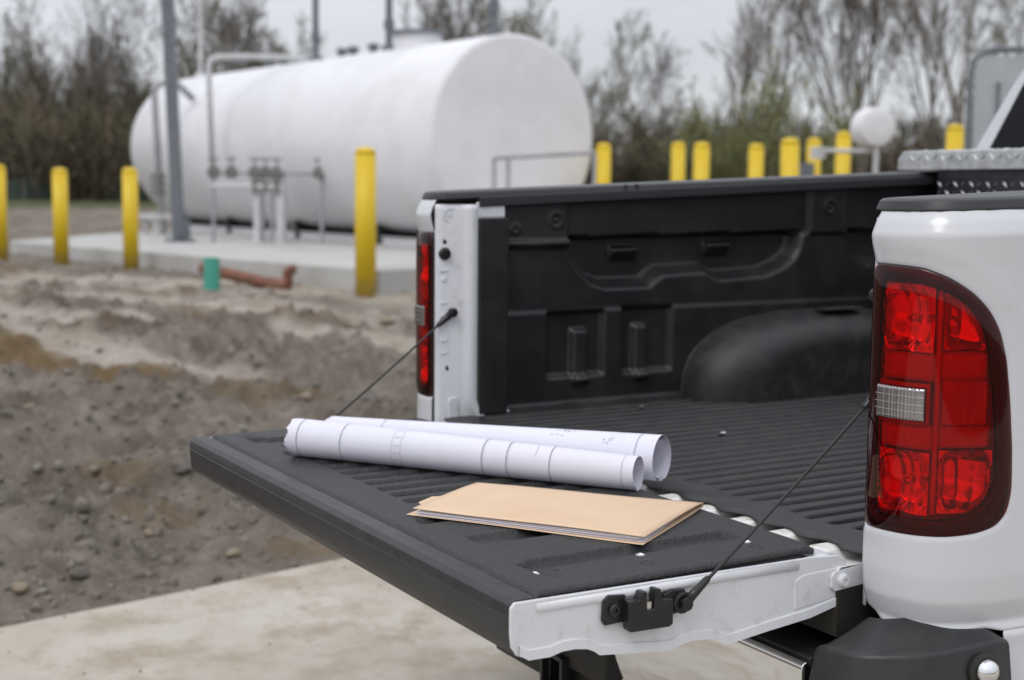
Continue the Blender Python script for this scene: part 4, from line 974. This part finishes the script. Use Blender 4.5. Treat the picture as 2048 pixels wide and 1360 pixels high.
for sx_ in (1, -1):
    # pressed flange that follows the ragged lower edge, roll along the top
    lo = [p_ for p_ in prof[5:24]]; v = []; 
    b = B(); X0, X1 = sx_ * .790, sx_ * .7965
    inn = [(y, z + .014) for y, z in lo]
    n_ = len(lo); v = [(X1, y, z - .001) for y, z in lo] + [(X1, y, z) for y, z in inn] + [(X0, y, z) for y, z in lo] + [(X0, y, z) for y, z in inn]
    f = [(i, i + 1, n_ + i + 1, n_ + i) for i in range(n_ - 1)] + [(n_ + i, n_ + i + 1, 3 * n_ + i + 1, 3 * n_ + i) for i in range(n_ - 1)] + [(i, i + 1, 2 * n_ + i + 1, 2 * n_ + i) for i in range(n_ - 1)]
    b.add(v, f); b.build('side_flange', M['paint_in'], gate, bevel=.002)
    b = B().tube([(sx_ * .787, -.665, .9445), (sx_ * .788, -.3, .9425), (sx_ * .788, -.13, .940)], .0095, 12); b.build('side_bead', M['paint_in'], gate, smooth=True)
    b = B().tube([(sx_ * .779, -.095, .937), (sx_ * .779, -.06, .937), (sx_ * .776, -.03, .934)], [.012, .014, .012], 14); b.build('corner_bulge', M['paint_in'], gate, smooth=True)
    rp = [(-.135, .862), (-.02, .872), (-.02, .918), (-.028, .925), (-.118, .922), (-.133, .915), (-.137, .905)]
    B().prism(rp, min(sx_ * .79, sx_ * .7945), max(sx_ * .79, sx_ * .7945), 'x').build('pressed_panel', M['paint_in'], gate, bevel=.002)
    lk = [(-.046, .884), (.052, .890), (.052, .928), (-.048, .920), (-.056, .912), (-.056, .892)]
    o = B().prism(lk, min(sx_ * .7945, sx_ * .8005), max(sx_ * .7945, sx_ * .8005), 'x').build('hinge_link', M['paint_in'], gate, bevel=.0015)
    B().lathe([(.013, 0), (.013, .003), (.010, .006), (.010, .009), (.0045, .009), (.0045, .005)], (sx_ * .8005, -.030, .903), (sx_, 0, 0), 20).build('hinge_bolt', M['paint_in'], o)
    # latch
    x0 = .793; lt = empty('gate_latch', (0, 0, 0), gate)
    def sp(poly, a, c_): return B().prism(poly, min(sx_ * a, sx_ * c_), max(sx_ * a, sx_ * c_), 'x')
    sp([(-.541, .899), (-.505, .900), (-.502, .945), (-.535, .948), (-.544, .942), (-.546, .908)], x0, .801).build('latch_plate', M['latch'], lt, bevel=.002)
    sp([(-.506, .890), (-.502, .886), (-.425, .884), (-.418, .888), (-.418, .930), (-.442, .932), (-.444, .950), (-.455, .952), (-.457, .918), (-.470, .918), (-.472, .950), (-.482, .950), (-.486, .936), (-.508, .938)], .799, .817).build('latch_housing', M['latch'], lt, bevel=.002)
    sp([(-.425, .897), (-.385, .900), (-.378, .925), (-.385, .938), (-.41, .940), (-.428, .934)], x0, .803).build('latch_plate', M['latch'], lt, bevel=.002)
    sp([(-.468, .902), (-.459, .902), (-.459, .930), (-.468, .930)], .796, .812).build('latch_jaw', M['zinc'], lt)
    B().lathe([(.011, 0), (.011, .003), (.008, .006), (.004, .006), (.004, .003)], (sx_ * .801, -.525, .923), (sx_, 0, 0), 16).build('latch_screw', M['latch'], lt)
    B().lathe([(.018, 0), (.0185, .007), (.014, .009), (.008, .009), (.008, .016), (.011, .016), (.011, .020), (.005, .021)], (sx_ * .801, -.392, .917), (sx_, 0, 0), 24).build('cable_stud', M['latch'], lt)
# outer edge cap
cp = [(-.664, .9605), (-.698, .9600), (-.7085, .952), (-.7115, .938), (-.7100, .936), (-.7100, .933), (-.7115, .931), (-.7090, .893), (-.704, .877), (-.693, .868), (-.664, .866)]
B().prism(cp, -.794, .7855, 'x').build('edge_cap', M['plastic'], gate, bevel=.0025, seg=3)
# gate liner relief
xs = np.arange(-.785, .7851, .0042); ys = np.arange(-.662, -.0649, .0042); Xg, Yg = np.meshgrid(xs, ys, indexing='ij')
z = np.full_like(Xg, .9655)
ph = ((Xg + .221) / .062) % 1; tri = np.abs(ph - .5) * 2
reg = boxm(Xg, Yg, -.56, .19, -.556, -.10, .008)
z -= .017 * smooth01((.66 - tri) / .35) * reg
for s_ in (1, -1):
    z -= .013 * np.maximum(boxm(Xg * s_, Yg, .612, .668, -.575, -.150, .010), boxm(Xg * s_, Yg, .625, .69, -.598, -.555, .010))
    z -= .011 * boxm(Xg * s_, Yg, .425, .480, -.584, -.26, .012)
    z -= .010 * boxm(Xg * s_, Yg, .268, .300, -.608, -.12, .012) * (s_ > 0)
    for (a, c_) in ((.735, -.172), (.715, -.584), (.725, -.404)):
        rr = np.hypot(Xg * s_ - a, Yg - c_); z -= .0035 * (smooth01((.016 - rr) / .004) - smooth01((.010 - rr) / .004))
ed = np.minimum(np.minimum(Xg + .785, .785 - Xg), np.minimum(Yg + .662, -.065 - Yg)); 
crn = np.hypot(np.maximum(np.abs(Xg) - .745, 0), np.maximum(Yg + .105, 0)); ed = np.minimum(ed, .040 - crn + .0)
z -= .009 * (1 - smooth01(ed / .012)) ; z += .0008 * (fbm(Xg * 30, Yg * 30, 51) - .5)
F = gridfaces(len(xs), len(ys))[:, ::-1]; keep = ed.ravel()[F].min(1) > -.004
gl = obj('gate_liner', np.stack([Xg, Yg, z], -1).reshape(-1, 3), F[keep], M['gliner'], gate, smooth=True)
md = gl.modifiers.new('thick', 'SOLIDIFY'); md.thickness = .005; md.offset = -1
for (x, y) in ((.679, -.386), (.699, -.167), (.655, -.584), (-.66, -.584)):
    B().lathe([(.0085, 0), (.0085, .0012), (.0065, .002), (.0050, .0002), (.003, .0002)], (x, y, .9655 if abs(y) < .5 else .9535), (0, 0, 1), 16).build('liner_screw', M['zinc'], gl)

# gate support cables
def cable(sx_, x, label=None):
    c_ = empty('tailgate_cable', (0, 0, 0), truck)
    p0 = Vector((sx_ * .812, -.386, .921)); p1 = Vector((sx_ * .808, .040, 1.243))
    mid = [p0.lerp(p1, t_) + Vector((0, 0, -.004 * math.sin(PI * t_))) for t_ in np.linspace(0, 1, 9)]
    B().tube(mid, .0031, 10).build('cable_wire', M['cable'], c_, smooth=True)
    d = (p1 - p0).normalized()
    B().tube([p0, p0 + d * .02, p0 + d * .05, p0 + d * .055], [.0085, .0075, .006, .004], 12).build('cable_boot', M['latch'], c_, smooth=True)
    B().tube([p1 - d * .055, p1 - d * .05, p1 - d * .02, p1 + d * .008], [.0038, .006, .0095, .0115], 12).build('cable_boot', M['latch'], c_, smooth=True)
    B().lathe([(.013, 0), (.013, .012), (.007, .014)], (sx_ * .803, .040, 1.247), (-sx_, 0, 0), 18).build('anchor_stud', M['latch'], c_)
    return c_
cable(1, 0); cable(-1, 0)

# mirrored copies for the far side
for o_ in (side, tl, cap, jamb, wl, wh): copy_tree(o_, truck, mirror=True)
lr2 = [o_ for o_ in bpy.data.objects if o_.name == 'liner_return'][0]; copy_tree(lr2, truck, mirror=True)
# bed front wall
B().box(-.84, .84, 2.02, 2.05, .94, 1.295).build('bed_front_panel', M['wall'], truck)
B().box(-.84, .84, .2, 2.05, .86, .93).build('bed_underbody', M['dark'], truck)

# ---------------- bumper
bumper = empty('rear_bumper', (0, 0, 0), truck)
bp_ = [(-.112, .768), (-.122, .763), (-.125, .752), (-.123, .70), (-.118, .62), (-.105, .54), (-.08, .505), (-.05, .50), (-.05, .52), (-.095, .62), (-.1, .755)]
B().prism(bp_, -.805, .805, 'x').build('chrome_face', M['chrome'], bumper, bevel=.003, seg=3)
B().box(-.80, .80, -.100, .06, .755, .772).build('step_pad', M['plastic'], bumper, bevel=.004)
B().prism([(-.128, .72), (-.1305, .715), (-.126, .53), (-.11, .52), (-.09, .54), (-.1, .72)], -.29, .21, 'x').build('licence_recess', M['dark'], bumper, bevel=.004)
B().box(-.13, .10, -.133, -.126, .58, .70).build('plate_holder', M['plastic'], bumper, bevel=.003)
def corner():
    K = catmull([(.806, -.118), (.835, -.138), (.885, -.140), (.93, -.130), (.970, -.098), (1.005, -.048), (1.024, .0), (1.035, .05), (1.040, .10), (1.042, .138)], 5)
    pr = [(.03, .48), (.004, .50), (0, .56), (.0, .700), (.0005, .704), (.003, .708), (.014, .794), (.016, .799), (.021, .8025), (.034, .8035), (.08, .818), (.13, .838)]
    n_ = len(K); v = []
    for (d, z) in pr:
        for i in range(n_):
            t_ = K[min(i + 1, n_ - 1)] - K[max(i - 1, 0)]; t_ = t_ / np.linalg.norm(t_); nrm = np.array([-t_[1], t_[0]]); q = K[i] + nrm * min(d, .034)
            if d > .034: q = q + (np.array([.86, .10]) - q) * (d - .034) * 4.5
            endt = max(0, (i - (n_ - 7)) / 6); st = max(0, (7 - i) / 7)
            zz = z - (.010 * endt ** 3 + .030 * st ** 2) * (z > .74) + (.006 + .032 * i / (n_ - 1)) * (z > .6)
            v.append((q[0], q[1], zz))
    f = [(a * n_ + i, a * n_ + i + 1, (a + 1) * n_ + i + 1, (a + 1) * n_ + i) for a in range(len(pr) - 1) for i in range(n_ - 1)]
    # close the forward end and the inner side
    k = len(pr); e0 = [a * n_ + n_ - 1 for a in range(k)]; e1 = [a * n_ for a in range(k)]
    b = B().add(v, f); c0 = len(b.v); b.v += [(.93, .138, .48), (.90, .138, .85)]; b.f.append(tuple(e0 + [c0 + 1, c0])); b.f.append(tuple(e1[::-1]))
    o = b.build('corner_step', M['plastic'], bumper, smooth=True); return o
B().box(.56, .995, .06, .42, .62, .80).build('dark_gap_filler', M['dark'], bumper)  # added dark box, blocks the bright ground gap between bumper and bed side
B().box(-.995, -.56, .06, .42, .62, .80).build('dark_gap_filler', M['dark'], bumper)  # same added filler box on the other side
cs_ = corner()
B().lathe([(.030, -.006), (.030, .000), (.026, .003)], (1.036, .070, .792), (1, -.12, 0), 24).build('bolt_recess', M['dark'], cs_)
B().lathe([(.022, 0), (.022, .006), (.019, .014), (.011, .020), (.002, .022)], (1.037, .070, .792), (1, -.12, 0), 24).build('chrome_bolt', M['chrome'], cs_, smooth=True)
copy_tree(cs_, bumper, mirror=True)
hr = B(); 
for (x0, x1, z0, z1) in ((-.036, .036, .470, .478), (-.036, .036, .534, .542), (-.036, -.028, .478, .534), (.028, .036, .478, .534)): hr.box(x0 + .02, x1 + .02, -.13, .1, z0, z1)
hr.box(-.024, .064, -.146, -.125, .460, .470).box(-.024, .064, -.146, -.125, .542, .552).box(-.026, -.016, -.146, -.125, .46, .552).box(.056, .066, -.146, -.125, .46, .552)
hr.build('hitch_receiver', M['latch'], truck, bevel=.002)
B().box(-.30, .34, -.10, -.02, .46, .53).box(-.5, -.42, -.1, 2.0, .62, .76).box(.42, .5, -.1, 2.0, .62, .76).build('chassis_frame', M['dark'], truck)

# ---------------- cab, hood, wheels
cab = empty('cab', (0, 0, 0), truck)
B().prism([(2.2, .55), (2.2, 1.50), (2.25, 1.55), (4.1, 1.50), (4.6, 1.42), (5.45, 1.30), (5.6, 1.1), (5.6, .6), (5.2, .5), (2.6, .45)], -1.0, 1.0, 'x').build('cab_body', M['paint'], cab, bevel=.06, seg=4)
def loft(b, secs):
    n_ = len(secs[0]); v = [q for s_ in secs for q in s_]
    f = [(a * n_ + i, a * n_ + (i + 1) % n_, (a + 1) * n_ + (i + 1) % n_, (a + 1) * n_ + i) for a in range(len(secs) - 1) for i in range(n_)] + [tuple(range(n_))[::-1], tuple((len(secs) - 1) * n_ + i for i in range(n_))]
    b.add(v, f)
b = B(); loft(b, [[(-.97, 2.18, 1.50), (.97, 2.18, 1.50), (.97, 4.2, 1.50), (-.97, 4.2, 1.50)], [(-.885, 2.20, 1.75), (.885, 2.20, 1.75), (.885, 4.0, 1.75), (-.885, 4.0, 1.75)],
                  [(-.775, 2.24, 1.96), (.775, 2.24, 1.96), (.775, 3.8, 1.96), (-.775, 3.8, 1.96)], [(-.655, 2.30, 2.18), (.655, 2.30, 2.18), (.655, 3.55, 2.18), (-.655, 3.55, 2.18)], [(-.55, 2.36, 2.22), (.55, 2.36, 2.22), (.55, 3.4, 2.22), (-.55, 3.4, 2.22)]])
b.build('cab_roof', M['paint'], cab, bevel=.02, seg=3)
b = B(); loft(b, [[(-.83, 2.178, 1.62), (.83, 2.178, 1.62), (.83, 2.26, 1.62), (-.83, 2.26, 1.62)], [(-.805, 2.188, 1.75), (.805, 2.188, 1.75), (.805, 2.27, 1.75), (-.805, 2.27, 1.75)],
                  [(-.712, 2.228, 1.96), (.712, 2.228, 1.96), (.712, 2.3, 1.96), (-.712, 2.3, 1.96)], [(-.635, 2.271, 2.12), (.635, 2.271, 2.12), (.635, 2.34, 2.12), (-.635, 2.34, 2.12)]])
b.build('rear_window', M['glass'], cab, bevel=.004)
for sx_ in (1, -1):
    b = B(); loft(b, [[(sx_ * .93, 2.5, 1.56), (sx_ * .955, 2.5, 1.56), (sx_ * .955, 3.95, 1.56), (sx_ * .93, 3.95, 1.56)], [(sx_ * .68, 2.6, 2.08), (sx_ * .712, 2.6, 2.08), (sx_ * .712, 3.5, 2.08), (sx_ * .68, 3.5, 2.08)]])
    b.build('side_window', M['glass'], cab)
def wheel(x, y):
    w_ = empty('wheel', (x, y, .40), truck); s_ = 1 if x > 0 else -1
    B().lathe([(.24, -.12), (.36, -.125), (.393, -.10), (.40, -.05), (.40, .05), (.393, .10), (.36, .125), (.24, .12)], (0, 0, 0), (s_, 0, 0), 48).build('tyre', M['tyre'], w_, smooth=True)
    b = B().lathe([(.05, .06), (.08, .10), (.1, .06), (.2, .03), (.23, .09), (.242, .11), (.242, -.1)], (0, 0, 0), (s_, 0, 0), 32); b.build('rim', M['chrome'], w_)
for x in (-.87, .87):
    for y in (1.36, 4.85): wheel(x, y)

# ------------------------------------------------------------------ tool chest across the bed
tb = empty('tool_chest', (0, 1.8, 1.62)); tag(tb, 'diamond plate cross-bed tool chest behind the cab', 'tool chest')
TY = 1.90
def tkk(b, n, m, **k):
    b.v = [(x, y - 1.8, z - 1.62) for x, y, z in b.v]; return b.build(n, m, tb, **k)
tkk(B().box(-.775, .775, TY, TY + .27, 1.30, 1.680), 'chest_body', M['alu_dark'], bevel=.004)
lidp = [(-.925, 1.676), (-.925, 1.704), (-.900, 1.732), (.900, 1.732), (.925, 1.704), (.925, 1.676)]
tkk(B().prism(lidp, TY - .035, TY + .28, 'y'), 'chest_lid', M['alu'], bevel=.004)
tkk(B().box(-.92, .92, TY - .0385, TY - .0345, 1.668, 1.686), 'lid_lip', M['alu'])
def lugs(pts, ax, au, av, ln, wd, ht):
    # small pointed diamonds lying on a plane: centre, direction u/v, normal ax
    V_ = []; F_ = []
    for i, (c_, s_) in enumerate(pts):
        c_ = Vector(c_); u = (Vector(au) * .72 + Vector(av) * (.72 if s_ else -.72)).normalized(); w_ = Vector(ax).cross(u)
        o_ = len(V_); V_ += [c_ - u * ln, c_ - w_ * wd, c_ + u * ln, c_ + w_ * wd, c_ - u * ln * .5 + Vector(ax) * ht, c_ + u * ln * .5 + Vector(ax) * ht]
        F_ += [(o_, o_ + 1, o_ + 4), (o_, o_ + 4, o_ + 3), (o_ + 1, o_ + 2, o_ + 5, o_ + 4), (o_ + 3, o_ + 4, o_ + 5, o_ + 2)]
    b = B(); b.v = [tuple(q) for q in V_]; b.f = F_; return b
pts = []
for i in range(46):
    for j in range(11):
        pts.append(((-.765 + i * .034, TY - .0005, 1.320 + j * .030), (i + j) % 2))
o = tkk(lugs(pts, (0, -1, 0), (1, 0, 0), (0, 0, 1), .0155, .0055, .0026), 'plate_lugs', M['alu']); o['kind'] = 'stuff'
pts = [((-.845 + i * .034, TY - .02 + j * .034, 1.7325), (i + j) % 2) for i in range(50) for j in range(9)]
o = tkk(lugs(pts, (0, 0, 1), (1, 0, 0), (0, 1, 0), .0125, .0045, .002), 'plate_lugs', M['alu']); o['kind'] = 'stuff'
pts = [((-.86 + i * .034, TY - .0355, 1.708), (i) % 2) for i in range(51)]
o = tkk(lugs(pts, (0, -1, 0), (1, 0, 0), (0, 0, 1), .0125, .0042, .002), 'plate_lugs', M['alu']); o['kind'] = 'stuff'

# ------------------------------------------------------------------ paper rolls
def roll(name, P0_, P1_, ra, rb, label, turns, seed, rin=.66, ragged=.012, phase=0., closed_left=True):
    root = empty(name, ((P0_[0] + P1_[0]) / 2, (P0_[1] + P1_[1]) / 2, P0_[2])); tag(root, label, 'paper roll', 'rolled drawings on the tailgate')
    A0 = Vector(P0_); A1 = Vector(P1_); ax = (A1 - A0); ln = ax.length; ax.normalize(); side_ = ax.cross(Vector((0, 0, 1))).normalized(); upv = side_.cross(ax)
    nt_ = 72; nl = 40; r_ = random.Random(seed); V_ = []
    na = int(nt_ * turns)
    rg = [r_.uniform(-1, 1) for _ in range(na + 1)]
    rg = [sum(rg[max(0, i - 2):i + 3]) / len(rg[max(0, i - 2):i + 3]) for i in range(na + 1)]
    for i in range(na + 1):
        a = 2 * PI * i / nt_ + phase; q = i / na; k = rin + (1 - rin) * (1 - (1 - q) ** 1.6)
        for j in range(nl + 1):
            t_ = j / nl; R_ = (ra + (rb - ra) * t_)
            l0 = -ragged * (.9 + 1.6 * rg[i]) * (1 - q * .2) if j == 0 else 0
            tele = (1 - q) * .010 * (1 if t_ > .5 else 0) * 0
            ll = ln * t_ + (l0 if j == 0 else 0) + (-(1 - q) * .006 if j == nl else 0)
            wob = 1 + .012 * math.sin(3 * a + 5 * t_ + seed) * (.4 + abs(t_ - .5))
            c_ = A0 + ax * ll + Vector((0, 0, 1)) * R_
            V_.append(c_ + (side_ * math.cos(a) + upv * math.sin(a)) * R_ * k * wob)
    V_ = np.array([v_[:] for v_ in V_]) - np.array(root.location)
    o = obj('rolled_sheet', V_, gridfaces(na + 1, nl + 1), M['paper'], root, smooth=True)
    def surf(t_, a, off=.0005):
        R_ = ra + (rb - ra) * t_; wob = 1 + .012 * math.sin(3 * a + 5 * t_ + seed) * (.4 + abs(t_ - .5))
        return A0 + ax * (ln * t_) + Vector((0, 0, 1)) * R_ + (side_ * math.cos(a) + upv * math.sin(a)) * (R_ * wob + off) - root.location
    return root, surf
RA, SA = roll('blueprint_roll', (-.417, -.567, .9660), (.262, -.088, .9660), .0440, .0365, 'front white rolled drawing with ragged left end, touching the folder', 4.0, 1, rin=.70)
RB, SB = roll('blueprint_roll', (-.532, -.425, .9660), (.214, .008, .9660), .0325, .0505, 'rear wider white rolled drawing behind the front one', 3.6, 5, rin=.80, ragged=.014, phase=.6)
def strip(b, S_, t0, t1, a0, a1, w_=.0007, n=24):
    v = []; 
    for i in range(n + 1):
        k = i / n; t_ = t0 + (t1 - t0) * k; a = a0 + (a1 - a0) * k
        if abs(t1 - t0) * .8 > abs(a1 - a0) * .035: v += [S_(t_, a - w_ / .035), S_(t_, a + w_ / .035)]
        else: v += [S_(t_ - w_ / .83, a), S_(t_ + w_ / .83, a)]
    b.add(v, [(2 * i, 2 * i + 1, 2 * i + 3, 2 * i + 2) for i in range(n)])
# side_ points to the camera side; angle 0 = side, pi/2 = top
def inkobj(b, m, root):
    o = b.build('printed_lines', m, root); o['kind'] = 'stuff'; return o
b = B()
for t_ in (.022, .16, .585, .655, .775): strip(b, SA, t_, t_, -1.2, 2.6)
strip(b, SA, .968, .968, -1.2, 2.6, .0003)
strip(b, SA, .727, .735, 1.9, .95, .0003, 10); strip(b, SA, .735, .733, .95, .55, .0003, 8)
inkobj(b, M['ink'], RA)
b = B()
for t_ in (.318, .346): strip(b, SA, t_, t_, -1.2, 2.6, .0004)
for a in (-.9, -.5, -.1, .3, .8, 1.3, 1.8): strip(b, SA, .322, .342, a, a + .02, .0004, 4)
strip(b, SA, .0, .0, 0, .01, .0001, 1)
strip(b, SA, .59, .59, -1.2, 2.6, .0002); strip(b, SA, .66, .66, -1.2, 2.6, .0002)
inkobj(b, M['ink2'], RA)
rr_ = random.Random(9); b = B()
strip(b, SB, .948, .948, -1.2, 2.8, .0006); strip(b, SB, .178, .178, .2, 2.8, .0005)
for (tc_, ac, st, sa_, n_) in ((.745, 1.35, .026, .30, 24), (.893, 1.45, .016, .20, 9), (.868, .85, .016, .2, 11), (.70, .95, .03, .10, 6)):
    for _ in range(n_):
        t_ = tc_ + rr_.gauss(0, st * .6); a = ac + rr_.gauss(0, sa_ * .55)
        if rr_.random() < .5: strip(b, SB, t_, t_ + rr_.uniform(.002, .007), a, a + rr_.uniform(-.03, .03), .0003, 2)
        else: strip(b, SB, t_, t_, a, a + rr_.uniform(.04, .14), .0003, 3)
inkobj(b, M['ink'], RB)
b = B(); strip(b, SB, .178, .88, 1.95, 1.95, .0003, 30); inkobj(b, M['ink2'], RB)
b = B()
for _ in range(14):
    t_ = rr_.uniform(.02, .16); strip(b, SB, t_, t_ + rr_.uniform(.002, .01), 1.5 + rr_.random(), 1.5 + rr_.random(), .0003, 2)
inkobj(b, M['ink2'], RB)

# ------------------------------------------------------------------ manila folder
FO = Vector((.35, -.35, .966)); fold = empty('manila_folder', FO); tag(fold, 'tan manila folder stuffed with papers on the tailgate', 'folder')
fA = Vector((.079, -.370)); fB = Vector((.455, -.070)); fC = Vector((.625, -.338)); fD = Vector((.241, -.603))
def quadsheet(name, c4, zf, m, nu=24, nv=16, thick=.0007, poly=None):
    V_ = []
    for i in range(nu + 1):
        for j in range(nv + 1):
            u, v_ = i / nu, j / nv; p_ = (c4[0] * (1 - u) + c4[1] * u) * (1 - v_) + (c4[3] * (1 - u) + c4[2] * u) * v_
            V_.append((p_.x - FO.x, p_.y - FO.y, zf(u, v_) - FO.z))
    o = obj(name, np.array(V_), gridfaces(nu + 1, nv + 1), m, fold, smooth=True)
    md = o.modifiers.new('thick', 'SOLIDIFY'); md.thickness = thick; md.offset = 0; return o
# u along the fold A-B, v from the fold to the open front edge D-C
top_z = lambda u, v_: .9795 + .0022 * math.sin(PI * u) * math.sin(PI * v_) + .0015 * v_ * (1 - u) + .0008 * math.sin(7 * u + 3 * v_) - .003 * (1 - v_) ** 6
bot_z = lambda u, v_: .9672 + .0008 * math.sin(5 * u) * v_ + .003 * (1 - v_) ** 8
quadsheet('back_cover', [fA, fB, fC + Vector((.004, -.006)), fD + Vector((-.012, -.008))], bot_z, M['manila'])
quadsheet('front_cover', [fA, fB, fC, fD], top_z, M['manila'])
# curved fold along A-B
nb = 24; V = []
dn = (Vector((fB.y - fA.y, -(fB.x - fA.x)))).normalized() * -1
for i in range(nb + 1):
    u = i / nb; c0 = fA.lerp(fB, u)
    for k in range(9):
        a = PI * k / 8; zt = .9765 if k == 0 else 0
        V.append((c0.x + dn.x * .0052 * math.sin(a) - FO.x, c0.y + dn.y * .0052 * math.sin(a) - FO.y, (top_z(u, 0) + bot_z(u, 0)) / 2 + (top_z(u, 0) - bot_z(u, 0)) / 2 * math.cos(a) - FO.z))
o = obj('fold_spine', np.array(V), gridfaces(nb + 1, 9), M['manila'], fold, smooth=True)
r = random.Random(2)
for k in range(6):
    ins = .012; e = [Vector((r.uniform(-.004, .004), r.uniform(-.004, .004))) for _ in range(4)]
    z0 = .9690 + .0014 * k; c4 = [fA.lerp(fC, .03) + e[0], fB.lerp(fD, .03) + e[1], fC.lerp(fA, .012 + .004 * (k % 3)) + e[2], fD.lerp(fB, .012 + .003 * (k % 2)) + e[3]]
    quadsheet('paper_sheet', c4, lambda u, v_, z0=z0, k=k: z0 + .0007 * math.sin(4 * u + k) * v_ + .0006 * math.sin(6 * v_ + k), M['sheet'], 16, 8, .0005)
# tabs on the left edge of the covers
def tab(c0, c1, out, z, m):
    d = (c1 - c0); v = []; nn = 10
    for i in range(nn + 1):
        t_ = i / nn; h_ = min(1, t_ / .22, (1 - t_) / .22); h_ = h_ * h_ * (3 - 2 * h_); p_ = c0 + d * t_; v += [(p_.x - FO.x, p_.y - FO.y, z - FO.z), (p_.x + out.x * h_ - FO.x, p_.y + out.y * h_ - FO.y, z - FO.z - .001)]
    o = obj('folder_tab', v, [(2 * i, 2 * i + 1, 2 * i + 3, 2 * i + 2) for i in range(nn)], m, fold); md = o.modifiers.new('thick', 'SOLIDIFY'); md.thickness = .0007; md.offset = 0
ad = (fD - fA).normalized(); outv = Vector((-ad.y, ad.x)); outv = outv if outv.dot(fA - fB) > 0 else -outv
tab(fA.lerp(fD, .52), fA.lerp(fD, .86), outv * .02, .979, M['manila'])
